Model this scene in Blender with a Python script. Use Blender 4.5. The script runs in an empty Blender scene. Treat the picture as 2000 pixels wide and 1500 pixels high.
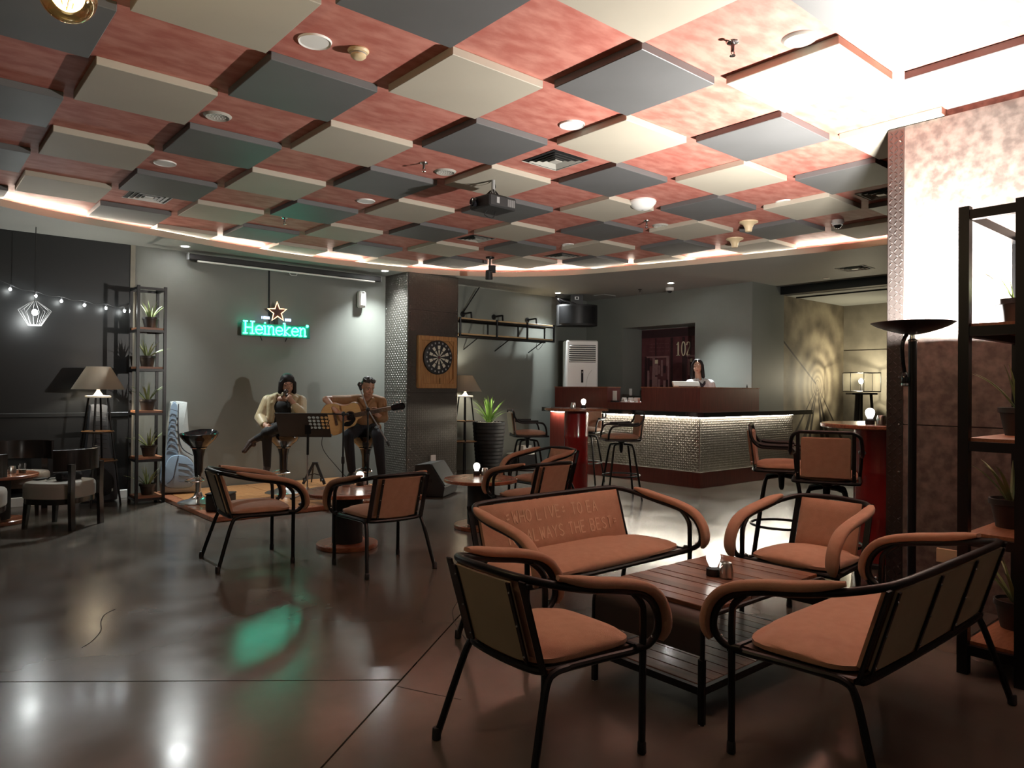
import bpy, bmesh, math, random
import numpy as np
from mathutils import Vector, Matrix, Quaternion
random.seed(7)
scene = bpy.context.scene
COL = scene.collection
PI = math.pi

# ---------------------------------------------------------------- camera
FPX, PITCH, ROLL, TH, CH = 1414.7, 0.0068, 0.00876, 0.86242, 1.32
Fv = Vector((math.cos(TH), math.sin(TH), 0)); Rv = Vector((math.sin(TH), -math.cos(TH), 0)); Zv = Vector((0, 0, 1))
fw = Fv * math.cos(PITCH) + Zv * math.sin(PITCH); upv = -Fv * math.sin(PITCH) + Zv * math.cos(PITCH)
camR = Rv * math.cos(ROLL) + upv * math.sin(ROLL); camU = upv * math.cos(ROLL) - Rv * math.sin(ROLL)
cam_data = bpy.data.cameras.new('camera'); cam = bpy.data.objects.new('camera', cam_data); COL.objects.link(cam)
cam_data.sensor_width = 36; cam_data.lens = FPX * 36 / 2000; cam_data.clip_start = 0.05; cam_data.clip_end = 60
m = Matrix.Identity(4)
for i in range(3):
    m[i][0], m[i][1], m[i][2] = camR[i], camU[i], -fw[i]
m[2][3] = CH
cam.matrix_world = m
scene.camera = cam
# ---------------------------------------------------------------- world, view
world = bpy.data.worlds.new('world'); scene.world = world; world.use_nodes = True
world.node_tree.nodes['Background'].inputs[0].default_value = (0.9, 0.95, 1.0, 1)
world.node_tree.nodes['Background'].inputs[1].default_value = 0.0
vs = scene.view_settings
vs.view_transform = 'Standard'; vs.look = 'None'; vs.gamma = 1; vs.use_curve_mapping = False
vs.exposure = 0.42
scene.cycles.use_denoising = True
scene.cycles.max_bounces = 8
scene.cycles.diffuse_bounces = 5
scene.cycles.sample_clamp_indirect = 15
scene.cycles.blur_glossy = 0.5
scene.cycles.caustics_reflective = False
scene.cycles.caustics_refractive = False
# light strengths (each light itself is made in its lamp's builder)
P_TORCH, P_COVE, P_DOWN, P_SHADE, P_BARLED, P_TABLE, P_NEON, P_STRING, P_PEND = 540, 75, 60, 22, 120, 2.6, 11.0, 60, 16

# ---------------------------------------------------------------- pixel -> place (distance from the surface touched)
def ray(px, py):
    a, b = px - 1000, py - 750
    return fw + camR * (a / FPX) - camU * (b / FPX)
CAM = Vector((0, 0, CH))
def G(px, py, z=0.0):
    d = ray(px, py); return CAM + d * ((z - CH) / d.z)
def WX(px, py, X):
    d = ray(px, py); return CAM + d * (X / d.x)
def WY(px, py, Y):
    d = ray(px, py); return CAM + d * (Y / d.y)
VIEW = TH - PI / 2          # rotation that lays local x along the view's right-hand direction

# ---------------------------------------------------------------- materials
MATS = {}
def mat(name, color=(0.5, 0.5, 0.5), rough=0.5, metal=0.0, spec=0.5, emit=None, estr=0.0, noise=None, bump=0.0, bscale=40, alpha=None, trans=0.0, coat=0.0, sheen=0.0, rvar=0.0, stretch=None, detail=5):
    m = bpy.data.materials.new(name); MATS[name] = m; m.use_nodes = True
    nt = m.node_tree; b = nt.nodes['Principled BSDF']
    b.inputs['Base Color'].default_value = (*color, 1); b.inputs['Roughness'].default_value = rough
    b.inputs['Metallic'].default_value = metal; b.inputs['Specular IOR Level'].default_value = spec
    if trans: b.inputs['Transmission Weight'].default_value = trans
    if coat: b.inputs['Coat Weight'].default_value = coat; b.inputs['Coat Roughness'].default_value = 0.12
    if sheen: b.inputs['Sheen Weight'].default_value = sheen
    if emit: b.inputs['Emission Color'].default_value = (*emit, 1); b.inputs['Emission Strength'].default_value = estr
    if noise or bump or rvar:
        tc = nt.nodes.new('ShaderNodeTexCoord'); mp = nt.nodes.new('ShaderNodeMapping'); nt.links.new(tc.outputs['Object'], mp.inputs[0])
        if stretch: mp.inputs['Scale'].default_value = stretch
    if noise:
        c2, sc = noise
        n = nt.nodes.new('ShaderNodeTexNoise'); n.inputs['Scale'].default_value = sc; n.inputs['Detail'].default_value = detail
        nt.links.new(mp.outputs[0], n.inputs['Vector'])
        r = nt.nodes.new('ShaderNodeValToRGB'); r.color_ramp.elements[0].position = 0.35; r.color_ramp.elements[1].position = 0.65
        r.color_ramp.elements[0].color = (*color, 1); r.color_ramp.elements[1].color = (*c2, 1)
        nt.links.new(n.outputs[0], r.inputs[0]); nt.links.new(r.outputs[0], b.inputs['Base Color'])
    if rvar:
        n3 = nt.nodes.new('ShaderNodeTexNoise'); n3.inputs['Scale'].default_value = 3.0; n3.inputs['Detail'].default_value = 6
        nt.links.new(tc.outputs['Object'], n3.inputs['Vector'])
        mr = nt.nodes.new('ShaderNodeMapRange'); mr.inputs['From Min'].default_value = 0.3; mr.inputs['From Max'].default_value = 0.7
        mr.inputs['To Min'].default_value = max(0.02, rough - rvar); mr.inputs['To Max'].default_value = rough + rvar
        nt.links.new(n3.outputs[0], mr.inputs[0]); nt.links.new(mr.outputs[0], b.inputs['Roughness'])
    if bump:
        n2 = nt.nodes.new('ShaderNodeTexNoise'); n2.inputs['Scale'].default_value = bscale; n2.inputs['Detail'].default_value = 4
        nt.links.new(mp.outputs[0], n2.inputs['Vector'])
        bp = nt.nodes.new('ShaderNodeBump'); bp.inputs['Strength'].default_value = bump; bp.inputs['Distance'].default_value = 0.01
        nt.links.new(n2.outputs[0], bp.inputs['Height']); nt.links.new(bp.outputs[0], b.inputs['Normal'])
    return m

mat('black_metal', (0.0045, 0.0045, 0.005), 0.36, 0.0, 0.35)
mat('black_matte', (0.012, 0.012, 0.013), 0.6)
mat('black_gloss', (0.010, 0.010, 0.011), 0.10, coat=0.5)
mat('fabric', (0.43, 0.25, 0.162), 0.85, noise=((0.47, 0.28, 0.185), 25), bump=0.25, bscale=350, sheen=0.15)
mat('letter', (0.62, 0.43, 0.30), 0.8)
mat('cream_board', (0.42, 0.37, 0.26), 0.6, noise=((0.38, 0.33, 0.23), 6))
mat('chrome', (0.75, 0.75, 0.75), 0.18, 1.0)
mat('steel', (0.55, 0.53, 0.50), 0.28, 1.0)
mat('dark_steel', (0.10, 0.085, 0.08), 0.30, 0.8)
mat('white_plastic', (0.84, 0.84, 0.82), 0.4)
mat('cream_plastic', (0.70, 0.55, 0.34), 0.45)
mat('grey_plastic', (0.28, 0.28, 0.28), 0.5)
mat('wood_red', (0.25, 0.085, 0.045), 0.30, noise=((0.40, 0.15, 0.075), 4), stretch=(1.2, 14, 14), coat=0.35, rvar=0.08)
mat('wood_top', (0.20, 0.072, 0.038), 0.26, noise=((0.33, 0.125, 0.062), 5), stretch=(2, 16, 16), coat=0.3)
mat('wood_orange', (0.36, 0.155, 0.055), 0.3, noise=((0.48, 0.23, 0.09), 5), stretch=(14, 2, 14), coat=0.3)
mat('plank_a', (0.12, 0.050, 0.030), 0.28, noise=((0.22, 0.098, 0.058), 4), stretch=(18, 2, 18), coat=0.3)
mat('plank_b', (0.17, 0.076, 0.045), 0.28, noise=((0.28, 0.135, 0.08), 4), stretch=(18, 2, 18), coat=0.3)
mat('plank_c', (0.08, 0.034, 0.022), 0.3, noise=((0.15, 0.066, 0.04), 4), stretch=(18, 2, 18), coat=0.3)
mat('wood_light', (0.42, 0.22, 0.085), 0.45, noise=((0.27, 0.125, 0.045), 5), stretch=(16, 16, 1.2))
mat('wood_dark', (0.06, 0.035, 0.025), 0.4, noise=((0.11, 0.06, 0.04), 5), stretch=(2, 16, 16))
mat('shelf_wood', (0.30, 0.12, 0.055), 0.45, noise=((0.40, 0.18, 0.09), 6), stretch=(2, 14, 14))
mat('ply', (0.55, 0.38, 0.20), 0.5, noise=((0.45, 0.30, 0.15), 6), stretch=(2, 14, 14))
mat('mahogany', (0.115, 0.018, 0.013), 0.38, noise=((0.17, 0.028, 0.02), 4), stretch=(18, 18, 1.0), coat=0.15)
mat('red_paint', (0.26, 0.012, 0.012), 0.22, coat=0.5)
mat('wall_green', (0.162, 0.172, 0.156), 0.55, noise=((0.182, 0.192, 0.174), 1.5))
mat('wall_dark', (0.007, 0.008, 0.0088), 0.36, spec=0.35)
mat('soffit', (0.30, 0.31, 0.295), 0.6, noise=((0.32, 0.33, 0.31), 1.0))
mat('fascia', (0.50, 0.42, 0.33), 0.6)
mat('concrete', (0.105, 0.083, 0.073), 0.5, noise=((0.215, 0.172, 0.150), 18), detail=15, bump=0.12, bscale=30)
mat('concrete_grey', (0.17, 0.155, 0.125), 0.6, noise=((0.25, 0.23, 0.185), 3), detail=10)
mat('ceil_red', (0.44, 0.135, 0.105), 0.6, noise=((0.58, 0.245, 0.195), 6.5), stretch=(1, 2.2, 1), detail=9)
mat('panel_beige', (0.44, 0.405, 0.335), 0.6, noise=((0.47, 0.435, 0.36), 2))
mat('panel_grey', (0.115, 0.118, 0.12), 0.5, noise=((0.128, 0.131, 0.134), 2))
mat('vent_grey', (0.42, 0.41, 0.37), 0.45)
mat('groove', (0.03, 0.024, 0.02), 0.8)
mat('dark_pot', (0.034, 0.027, 0.023), 0.42)
mat('soil', (0.05, 0.03, 0.02), 0.9)
mat('aloe', (0.20, 0.27, 0.10), 0.45, noise=((0.30, 0.37, 0.16), 12))
mat('leaf_green', (0.16, 0.34, 0.06), 0.45, noise=((0.28, 0.48, 0.10), 6))
mat('pebble', (0.72, 0.70, 0.66), 0.7)
mat('seat_grey', (0.30, 0.285, 0.255), 0.85, bump=0.2, bscale=300)
mat('dark_wood', (0.012, 0.009, 0.008), 0.22, coat=0.4)
mat('shade', (0.36, 0.29, 0.22), 0.8)
mat('bag_blue', (0.24, 0.33, 0.43), 0.7, bump=0.15, bscale=120)
mat('bag_grey', (0.40, 0.43, 0.42), 0.7, bump=0.2, bscale=60)
mat('bag_dark', (0.045, 0.05, 0.06), 0.7)
mat('skin', (0.40, 0.215, 0.14), 0.5)
mat('skin_light', (0.50, 0.31, 0.22), 0.5)
mat('lips', (0.31, 0.125, 0.09), 0.45)
mat('hair', (0.009, 0.007, 0.007), 0.58, spec=0.35, bump=0.5, bscale=60, stretch=(1, 1, 0.15))
mat('hair_grey', (0.03, 0.026, 0.024), 0.5)
mat('eye_white', (0.45, 0.40, 0.36), 0.35)
mat('jacket', (0.43, 0.35, 0.20), 0.5, noise=((0.36, 0.28, 0.15), 9), bump=0.9, bscale=11, sheen=0.2)
mat('shirt_brown', (0.27, 0.145, 0.062), 0.7, noise=((0.22, 0.115, 0.05), 7), bump=0.8, bscale=12)
mat('shirt_white', (0.68, 0.72, 0.74), 0.7, bump=0.2, bscale=18)
mat('tie_dark', (0.03, 0.03, 0.045), 0.6)
mat('black_cloth', (0.010, 0.010, 0.011), 0.8)
mat('jeans', (0.012, 0.015, 0.021), 0.85, bump=0.5, bscale=14)
mat('patch_blue', (0.38, 0.52, 0.62), 0.8)
mat('shoe_brown', (0.035, 0.02, 0.015), 0.4)
mat('spruce', (0.62, 0.39, 0.16), 0.3, noise=((0.68, 0.45, 0.20), 6), stretch=(2, 2, 20), coat=0.4)
mat('guitar_side', (0.25, 0.10, 0.045), 0.3, coat=0.3)
mat('pearl', (0.75, 0.72, 0.65), 0.3)
mat('paper', (0.75, 0.75, 0.72), 0.7)
mat('glass', (0.95, 0.95, 0.95), 0.03, trans=1.0)
mat('amber_glass', (0.95, 0.78, 0.42), 0.05, trans=0.9)
mat('liquid', (0.40, 0.25, 0.08), 0.1, trans=0.6)
mat('dart_light', (0.55, 0.52, 0.42), 0.6)
mat('screen_black', (0.01, 0.01, 0.012), 0.15)
mat('maroon', (0.085, 0.022, 0.028), 0.6, noise=((0.12, 0.035, 0.04), 9))
mat('maroon_light', (0.24, 0.13, 0.13), 0.6, noise=((0.30, 0.17, 0.165), 20))
mat('maroon_dark', (0.03, 0.010, 0.013), 0.6)
mat('cream_print', (0.72, 0.66, 0.48), 0.6)
def emis(name, col, s): return mat(name, (0.8, 0.8, 0.8), 0.5, emit=col, estr=s)
emis('e_cove', (1.0, 0.90, 0.74), P_COVE)
emis('e_down', (1.0, 0.98, 0.94), P_DOWN)
emis('e_bar', (1.0, 0.93, 0.78), P_BARLED)
emis('e_table', (1.0, 0.96, 0.86), P_TABLE)
emis('e_green', (0.025, 1.0, 0.64), P_NEON)
mat('sign_green', (0.01, 0.16, 0.11), 0.4)
emis('e_star', (1.0, 0.50, 0.22), 3.0)
emis('e_blue', (0.35, 0.55, 1.0), 4.0)
emis('e_string', (0.95, 1.0, 0.98), P_STRING)
emis('e_fil', (1.0, 0.75, 0.35), 12)
emis('e_torch', (1.0, 0.94, 0.84), 30)
emis('e_lamp', (1.0, 0.85, 0.6), 25)

def shade_mat():
    m = bpy.data.materials.new('lamp_shade'); MATS['lamp_shade'] = m; m.use_nodes = True; nt = m.node_tree
    out = nt.nodes['Material Output']; nt.nodes.remove(nt.nodes['Principled BSDF'])
    d = nt.nodes.new('ShaderNodeBsdfDiffuse'); d.inputs[0].default_value = (0.27, 0.235, 0.19, 1)
    t = nt.nodes.new('ShaderNodeBsdfTranslucent'); t.inputs[0].default_value = (0.035, 0.029, 0.022, 1)
    a = nt.nodes.new('ShaderNodeAddShader'); nt.links.new(d.outputs[0], a.inputs[0]); nt.links.new(t.outputs[0], a.inputs[1]); nt.links.new(a.outputs[0], out.inputs[0])
shade_mat()
def amber():
    m = MATS['amber_glass']; nt = m.node_tree; out = nt.nodes['Material Output']; nt.nodes.remove(nt.nodes['Principled BSDF'])
    t = nt.nodes.new('ShaderNodeBsdfTransparent'); t.inputs[0].default_value = (0.95, 0.80, 0.50, 1)
    g_ = nt.nodes.new('ShaderNodeBsdfGlossy'); g_.inputs['Roughness'].default_value = 0.04; g_.inputs[0].default_value = (0.9, 0.8, 0.6, 1)
    lw = nt.nodes.new('ShaderNodeLayerWeight'); lw.inputs[0].default_value = 0.35; mx = nt.nodes.new('ShaderNodeMixShader')
    nt.links.new(lw.outputs['Facing'], mx.inputs[0]); nt.links.new(t.outputs[0], mx.inputs[1]); nt.links.new(g_.outputs[0], mx.inputs[2]); nt.links.new(mx.outputs[0], out.inputs[0])
amber()

def nodes_of(m): return m.node_tree, m.node_tree.nodes['Principled BSDF']
def mth(nt, op, a, b=None):
    n = nt.nodes.new('ShaderNodeMath'); n.operation = op
    for i, v in enumerate((a, b)):
        if v is None: continue
        if isinstance(v, (int, float)): n.inputs[i].default_value = v
        else: nt.links.new(v, n.inputs[i])
    return n.outputs[0]

def tread_plate(name, color, axis, pitch=0.034, rough=0.32, metal=0.85, strength=1.0):
    """steel tread plate: raised lugs alternating in direction (fine relief)"""
    m = mat(name, color, rough, metal); nt, b = nodes_of(m)
    tc = nt.nodes.new('ShaderNodeTexCoord'); sp = nt.nodes.new('ShaderNodeSeparateXYZ'); nt.links.new(tc.outputs['Object'], sp.inputs[0])
    u = mth(nt, 'DIVIDE', sp.outputs[axis], pitch); v = mth(nt, 'DIVIDE', sp.outputs[2], pitch)
    fu = mth(nt, 'SUBTRACT', mth(nt, 'FRACT', u), 0.5); fv = mth(nt, 'SUBTRACT', mth(nt, 'FRACT', v), 0.5)
    par = mth(nt, 'SUBTRACT', mth(nt, 'MULTIPLY', mth(nt, 'FLOORED_MODULO', mth(nt, 'ADD', mth(nt, 'FLOOR', u), mth(nt, 'FLOOR', v)), 2.0), 2.0), 1.0)
    fv2 = mth(nt, 'MULTIPLY', fv, par)
    a = mth(nt, 'DIVIDE', mth(nt, 'ADD', fu, fv2), 0.68); c = mth(nt, 'DIVIDE', mth(nt, 'SUBTRACT', fu, fv2), 0.22)
    d = mth(nt, 'SUBTRACT', 1.0, mth(nt, 'ADD', mth(nt, 'MULTIPLY', a, a), mth(nt, 'MULTIPLY', c, c)))
    h = mth(nt, 'MAXIMUM', d, 0.0)
    bp = nt.nodes.new('ShaderNodeBump'); bp.inputs['Strength'].default_value = strength; bp.inputs['Distance'].default_value = 0.006
    nt.links.new(h, bp.inputs['Height']); nt.links.new(bp.outputs[0], b.inputs['Normal'])
    return m
tread_plate('tread_y', (0.21, 0.185, 0.155), 1)
tread_plate('tread_x', (0.21, 0.185, 0.155), 0)
tread_plate('tread_pillar_y', (0.16, 0.15, 0.135), 1)
tread_plate('tread_pillar_x', (0.16, 0.15, 0.135), 0)

def floor_mat():
    m = mat('floor_concrete', (0.12, 0.09, 0.07), 0.2, spec=0.85); nt, b = nodes_of(m)
    tc = nt.nodes.new('ShaderNodeTexCoord')
    n1 = nt.nodes.new('ShaderNodeTexNoise'); n1.inputs['Scale'].default_value = 0.9; n1.inputs['Detail'].default_value = 5; n1.inputs['Roughness'].default_value = 0.55
    n2 = nt.nodes.new('ShaderNodeTexNoise'); n2.inputs['Scale'].default_value = 2.2; n2.inputs['Detail'].default_value = 2
    for n in (n1, n2): nt.links.new(tc.outputs['Object'], n.inputs['Vector'])
    r = nt.nodes.new('ShaderNodeValToRGB'); e = r.color_ramp.elements
    e[0].position = 0.30; e[0].color = (0.088, 0.079, 0.067, 1); e[1].position = 0.72; e[1].color = (0.160, 0.142, 0.121, 1)
    x = r.color_ramp.elements.new(0.52); x.color = (0.120, 0.106, 0.090, 1)
    nt.links.new(n1.outputs[0], r.inputs[0]); nt.links.new(r.outputs[0], b.inputs['Base Color'])
    mr = nt.nodes.new('ShaderNodeMapRange'); mr.inputs['From Min'].default_value = 0.3; mr.inputs['From Max'].default_value = 0.7
    mr.inputs['To Min'].default_value = 0.15; mr.inputs['To Max'].default_value = 0.25
    nt.links.new(n2.outputs[0], mr.inputs[0]); nt.links.new(mr.outputs[0], b.inputs['Roughness'])
    bp = nt.nodes.new('ShaderNodeBump'); bp.inputs['Strength'].default_value = 0.012; bp.inputs['Distance'].default_value = 0.01
    n3 = nt.nodes.new('ShaderNodeTexNoise'); n3.inputs['Scale'].default_value = 5; n3.inputs['Detail'].default_value = 1
    nt.links.new(tc.outputs['Object'], n3.inputs['Vector'])
    nt.links.new(n3.outputs[0], bp.inputs['Height']); nt.links.new(bp.outputs[0], b.inputs['Normal'])
floor_mat()

# ---------------------------------------------------------------- mesh helpers
def catmull(pts, n=6, closed=False):
    P = [Vector(p) for p in pts]; out = []
    N = len(P); segs = N if closed else N - 1
    for i in range(segs):
        if closed: p0, p1, p2, p3 = P[(i - 1) % N], P[i], P[(i + 1) % N], P[(i + 2) % N]
        else: p0, p1, p2, p3 = P[max(i - 1, 0)], P[i], P[i + 1], P[min(i + 2, N - 1)]
        for k in range(n):
            t = k / n
            out.append(0.5 * ((2 * p1) + (p2 - p0) * t + (2 * p0 - 5 * p1 + 4 * p2 - p3) * t * t + (3 * p1 - p0 - 3 * p2 + p3) * t ** 3))
    if not closed: out.append(P[-1].copy())
    return out
def frames(path, closed=False, up=None):
    P = [Vector(p) for p in path]; N = len(P); T = []
    for i in range(N):
        if closed: t = P[(i + 1) % N] - P[i - 1]
        else: t = P[min(i + 1, N - 1)] - P[max(i - 1, 0)]
        T.append(t.normalized() if t.length > 1e-9 else Vector((0, 0, 1)))
    if up is not None:
        U = []
        for t in T:
            u = Vector(up) - t * t.dot(Vector(up)); U.append(u.normalized() if u.length > 1e-6 else Vector((1, 0, 0)))
    else:
        a = Vector((0, 0, 1)) if abs(T[0].z) < 0.9 else Vector((1, 0, 0))
        u = (a - T[0] * a.dot(T[0])).normalized(); U = [u]
        for i in range(1, N):
            q = T[i - 1].rotation_difference(T[i]); u = q @ U[-1]; u = (u - T[i] * u.dot(T[i])).normalized(); U.append(u)
    return P, T, U
class MB:
    def __init__(s): s.v = []; s.f = []; s.mi = []; s.cur = 0
    def _add(s, vs, fs):
        o = len(s.v); s.v += [tuple(v) for v in vs]; s.f += [tuple(o + i for i in f) for f in fs]; s.mi += [s.cur] * len(fs); return s
    def box(s, c, size, rot=None, bevel=0.0):
        c = Vector(c); hx, hy, hz = [a / 2 for a in size]
        if bevel > 0:
            b = min(bevel, hx * 0.95, hy * 0.95, hz * 0.95); vs = []; idx = {}
            for sx in (-1, 1):
                for sy in (-1, 1):
                    for sz in (-1, 1):
                        for k in range(3):
                            p = [sx * (hx - b), sy * (hy - b), sz * (hz - b)]; p[k] = (sx * hx, sy * hy, sz * hz)[k]
                            idx[(sx, sy, sz, k)] = len(vs); vs.append(Vector(p))
            fs = []
            for k in range(3):
                a, d = [(1, 2), (2, 0), (0, 1)][k]
                for sg in (-1, 1):
                    q = []
                    for (sa, sd) in ((-1, -1), (1, -1), (1, 1), (-1, 1)):
                        key = [0, 0, 0]; key[k] = sg; key[a] = sa; key[d] = sd; q.append(idx[(*key, k)])
                    fs.append(q if sg > 0 else q[::-1])
                for sa in (-1, 1):       # edge along k between faces a and d
                    for sd in (-1, 1):
                        e = []
                        for (sk, fc) in ((-1, a), (1, a), (1, d), (-1, d)):
                            key = [0, 0, 0]; key[k] = sk; key[a] = sa; key[d] = sd; e.append(idx[(*key, fc)])
                        fs.append(e if sa * sd > 0 else e[::-1])
            for sx in (-1, 1):
                for sy in (-1, 1):
                    for sz in (-1, 1):
                        t = [idx[(sx, sy, sz, k)] for k in range(3)]; fs.append(t if sx * sy * sz > 0 else t[::-1])
        else:
            vs = [Vector((x * hx, y * hy, z * hz)) for x in (-1, 1) for y in (-1, 1) for z in (-1, 1)]
            fs = [(0, 1, 3, 2), (4, 6, 7, 5), (0, 4, 5, 1), (2, 3, 7, 6), (0, 2, 6, 4), (1, 5, 7, 3)]
        if rot is not None:
            if isinstance(rot, (int, float)): rot = Matrix.Rotation(rot, 3, 'Z')
            vs = [rot @ v for v in vs]
        return s._add([c + v for v in vs], fs)
    def bar(s, a, b, w, t, up=(0, 0, 1)):
        """flat bar from a to b: w across, t thick"""
        a, b = Vector(a), Vector(b); d = (b - a); L = d.length; d.normalize()
        u = Vector(up) - d * d.dot(Vector(up)); u.normalize(); x = u.cross(d)
        R = Matrix((x, u, d)).transposed()
        return s.box((a + b) / 2, (w, t, L), R)
    def tube(s, path, r, n=8, closed=False, caps=True):
        P, T, U = frames(path, closed); N = len(P); vs = []
        rr = r if isinstance(r, (list, tuple)) else [r] * N
        for i in range(N):
            w = T[i].cross(U[i])
            for k in range(n):
                a = 2 * PI * k / n; vs.append(P[i] + (U[i] * math.cos(a) + w * math.sin(a)) * rr[i])
        fs = []
        for i in range(N if closed else N - 1):
            j = (i + 1) % N
            for k in range(n):
                l = (k + 1) % n; fs.append((i * n + k, i * n + l, j * n + l, j * n + k))
        if caps and not closed:
            fs.append(tuple(range(n))[::-1]); fs.append(tuple((N - 1) * n + k for k in range(n)))
        return s._add(vs, fs)
    def sweep(s, path, prof, up, scale=None, caps=True):
        """prof: closed list of (a along up, b across)"""
        P, T, U = frames(path, False, up); n = len(prof); vs = []
        for i in range(len(P)):
            w = T[i].cross(U[i]); k = scale[i] if scale else 1.0
            for a, b in prof: vs.append(P[i] + U[i] * a * k + w * b * k)
        fs = []
        for i in range(len(P) - 1):
            for k in range(n):
                l = (k + 1) % n; fs.append((i * n + k, i * n + l, (i + 1) * n + l, (i + 1) * n + k))
        if caps: fs.append(tuple(range(n))[::-1]); fs.append(tuple((len(P) - 1) * n + k for k in range(n)))
        return s._add(vs, fs)
    def lathe(s, prof, n=24, c=(0, 0, 0), cap=True, R=None):
        c = Vector(c); vs = []
        for r, z in prof:
            for k in range(n):
                a = 2 * PI * k / n; v = Vector((r * math.cos(a), r * math.sin(a), z)); vs.append(c + (R @ v if R else v))
        fs = []
        for i in range(len(prof) - 1):
            for k in range(n):
                l = (k + 1) % n; fs.append((i * n + k, i * n + l, (i + 1) * n + l, (i + 1) * n + k))
        if cap:
            if prof[0][0] > 1e-6: fs.append(tuple(range(n))[::-1])
            if prof[-1][0] > 1e-6: fs.append(tuple((len(prof) - 1) * n + k for k in range(n)))
        return s._add(vs, fs)
    def prism(s, poly, z0, z1, M=None):
        n = len(poly); vs = [Vector((x, y, z0)) for x, y in poly] + [Vector((x, y, z1)) for x, y in poly]
        if M is not None: vs = [M @ v for v in vs]
        fs = [tuple(range(n))[::-1], tuple(range(n, 2 * n))] + [(i, (i + 1) % n, n + (i + 1) % n, n + i) for i in range(n)]
        return s._add(vs, fs)
    def ell(s, c, r, R=None, nu=14, nv=9):
        c = Vector(c); prof = []
        for i in range(nv + 1):
            a = -PI / 2 + PI * i / nv; prof.append((max(1e-5, math.cos(a)), math.sin(a)))
        vs = []
        for rr, z in prof:
            for k in range(nu):
                a = 2 * PI * k / nu; v = Vector((rr * math.cos(a) * r[0], rr * math.sin(a) * r[1], z * r[2])); vs.append(c + (R @ v if R else v))
        fs = []
        for i in range(nv):
            for k in range(nu):
                l = (k + 1) % nu; fs.append((i * nu + k, i * nu + l, (i + 1) * nu + l, (i + 1) * nu + k))
        return s._add(vs, fs)
    def cap(s, a, ra, b, rb, n=10):
        a, b = Vector(a), Vector(b); d = b - a
        if d.length < 1e-6: return s.ell(a, (ra,) * 3)
        d.normalize(); path = []; rad = []
        for i in range(5):
            t = PI / 2 * i / 4; path.append(a - d * ra * math.cos(t)); rad.append(max(1e-5, ra * math.sin(t)))
        for i in range(5):
            t = PI / 2 * i / 4; path.append(b + d * rb * math.sin(t)); rad.append(max(1e-5, rb * math.cos(t)))
        return s.tube(path, rad, n)
    def pillow(s, c, size, R=None, dome=0.35, nx=14, ny=12, corner=4.0, taper=0.0):
        """upholstered cushion: rounded outline, domed top; size=(w,d,h), c = centre of the bottom"""
        c = Vector(c); w, d, h = size; vs = []; fs = []
        def ed(a): return (1 - abs(a) ** corner)
        for lay in (0, 1):
            for j in range(ny + 1):
                for i in range(nx + 1):
                    a = math.sin(PI / 2 * (-1 + 2 * i / nx)); b = math.sin(PI / 2 * (-1 + 2 * j / ny))
                    k = max(abs(a), abs(b)); l = (abs(a) ** 5 + abs(b) ** 5) ** 0.2
                    f = k / l if l > 1e-6 else 1
                    x = a * f * w / 2 * (1 - taper * (0.5 - b / 2)); y = b * f * d / 2
                    e = max(0.0, ed(min(1, l))) ** 0.5
                    z = (h * (0.45 + 0.55 * e * (1 - dome * (a * a + b * b) * 0.5)) if l < 0.999 else h * 0.42) if lay else (0.0 if l < 0.97 else h * 0.2)
                    v = Vector((x, y, z)); vs.append(c + (R @ v if R else v))
        W = nx + 1; O = W * (ny + 1)
        for j in range(ny):
            for i in range(nx):
                a = j * W + i; fs.append((O + a, O + a + 1, O + a + W + 1, O + a + W)); fs.append((a, a + W, a + W + 1, a + 1))
        for i in range(nx):
            fs.append((i, i + 1, O + i + 1, O + i)); a = ny * W + i; fs.append((a + 1, a, O + a, O + a + 1))
        for j in range(ny):
            a = j * W; fs.append((a + W, a, O + a, O + a + W)); a = j * W + nx; fs.append((a, a + W, O + a + W, O + a))
        return s._add(vs, fs)
    def build(s, name, m, parent=None, smooth=True, angle=38, loc=None, rotz=0.0):
        me = bpy.data.meshes.new(name); me.from_pydata(s.v, [], s.f); me.update()
        for x in (m if isinstance(m, (list, tuple)) else [m]): me.materials.append(MATS[x] if isinstance(x, str) else x)
        if any(s.mi): me.polygons.foreach_set('material_index', s.mi)
        if smooth:
            me.polygons.foreach_set('use_smooth', [True] * len(me.polygons)); me.set_sharp_from_angle(angle=math.radians(angle))
        o = bpy.data.objects.new(name, me); COL.objects.link(o)
        if parent is not None: o.parent = parent
        if loc is not None: o.location = loc
        if rotz: o.rotation_euler = (0, 0, rotz)
        return o
def tag(o, label=None, cat=None, group=None, kind=None):
    if label: o['label'] = label
    if cat: o['category'] = cat
    if group: o['group'] = group
    if kind: o['kind'] = kind
    return o
def thing(name, label, cat, loc=(0, 0, 0), rotz=0.0, group=None):
    o = bpy.data.objects.new(name, None); COL.objects.link(o); o.empty_display_size = 0.1
    o.location = loc; o.rotation_euler = (0, 0, rotz)
    return tag(o, label, cat, group)
def dup(root, label=None, loc=None, rotz=None, group=None):
    def cp(o, par):
        c = o.copy(); COL.objects.link(c); c.parent = par
        for ch in list(o.children): cp(ch, c)
        return c
    r = cp(root, None)
    if loc is not None: r.location = loc
    if rotz is not None: r.rotation_euler = (0, 0, rotz)
    if label: r['label'] = label
    if group: r['group'] = group
    return r
def part(name, m, parent, shape, *a, **k):
    mb = MB(); getattr(mb, shape)(*a, **k); return mb.build(name, m, parent)
def lamp(name, kind, loc, power, color, parent=None, **kw):
    l = bpy.data.lights.new(name, kind); l.energy = power; l.color = color
    for k, v in kw.items(): setattr(l, k, v)
    o = bpy.data.objects.new(name, l); COL.objects.link(o); o.location = loc
    if parent: o.parent = parent
    return o
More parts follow.
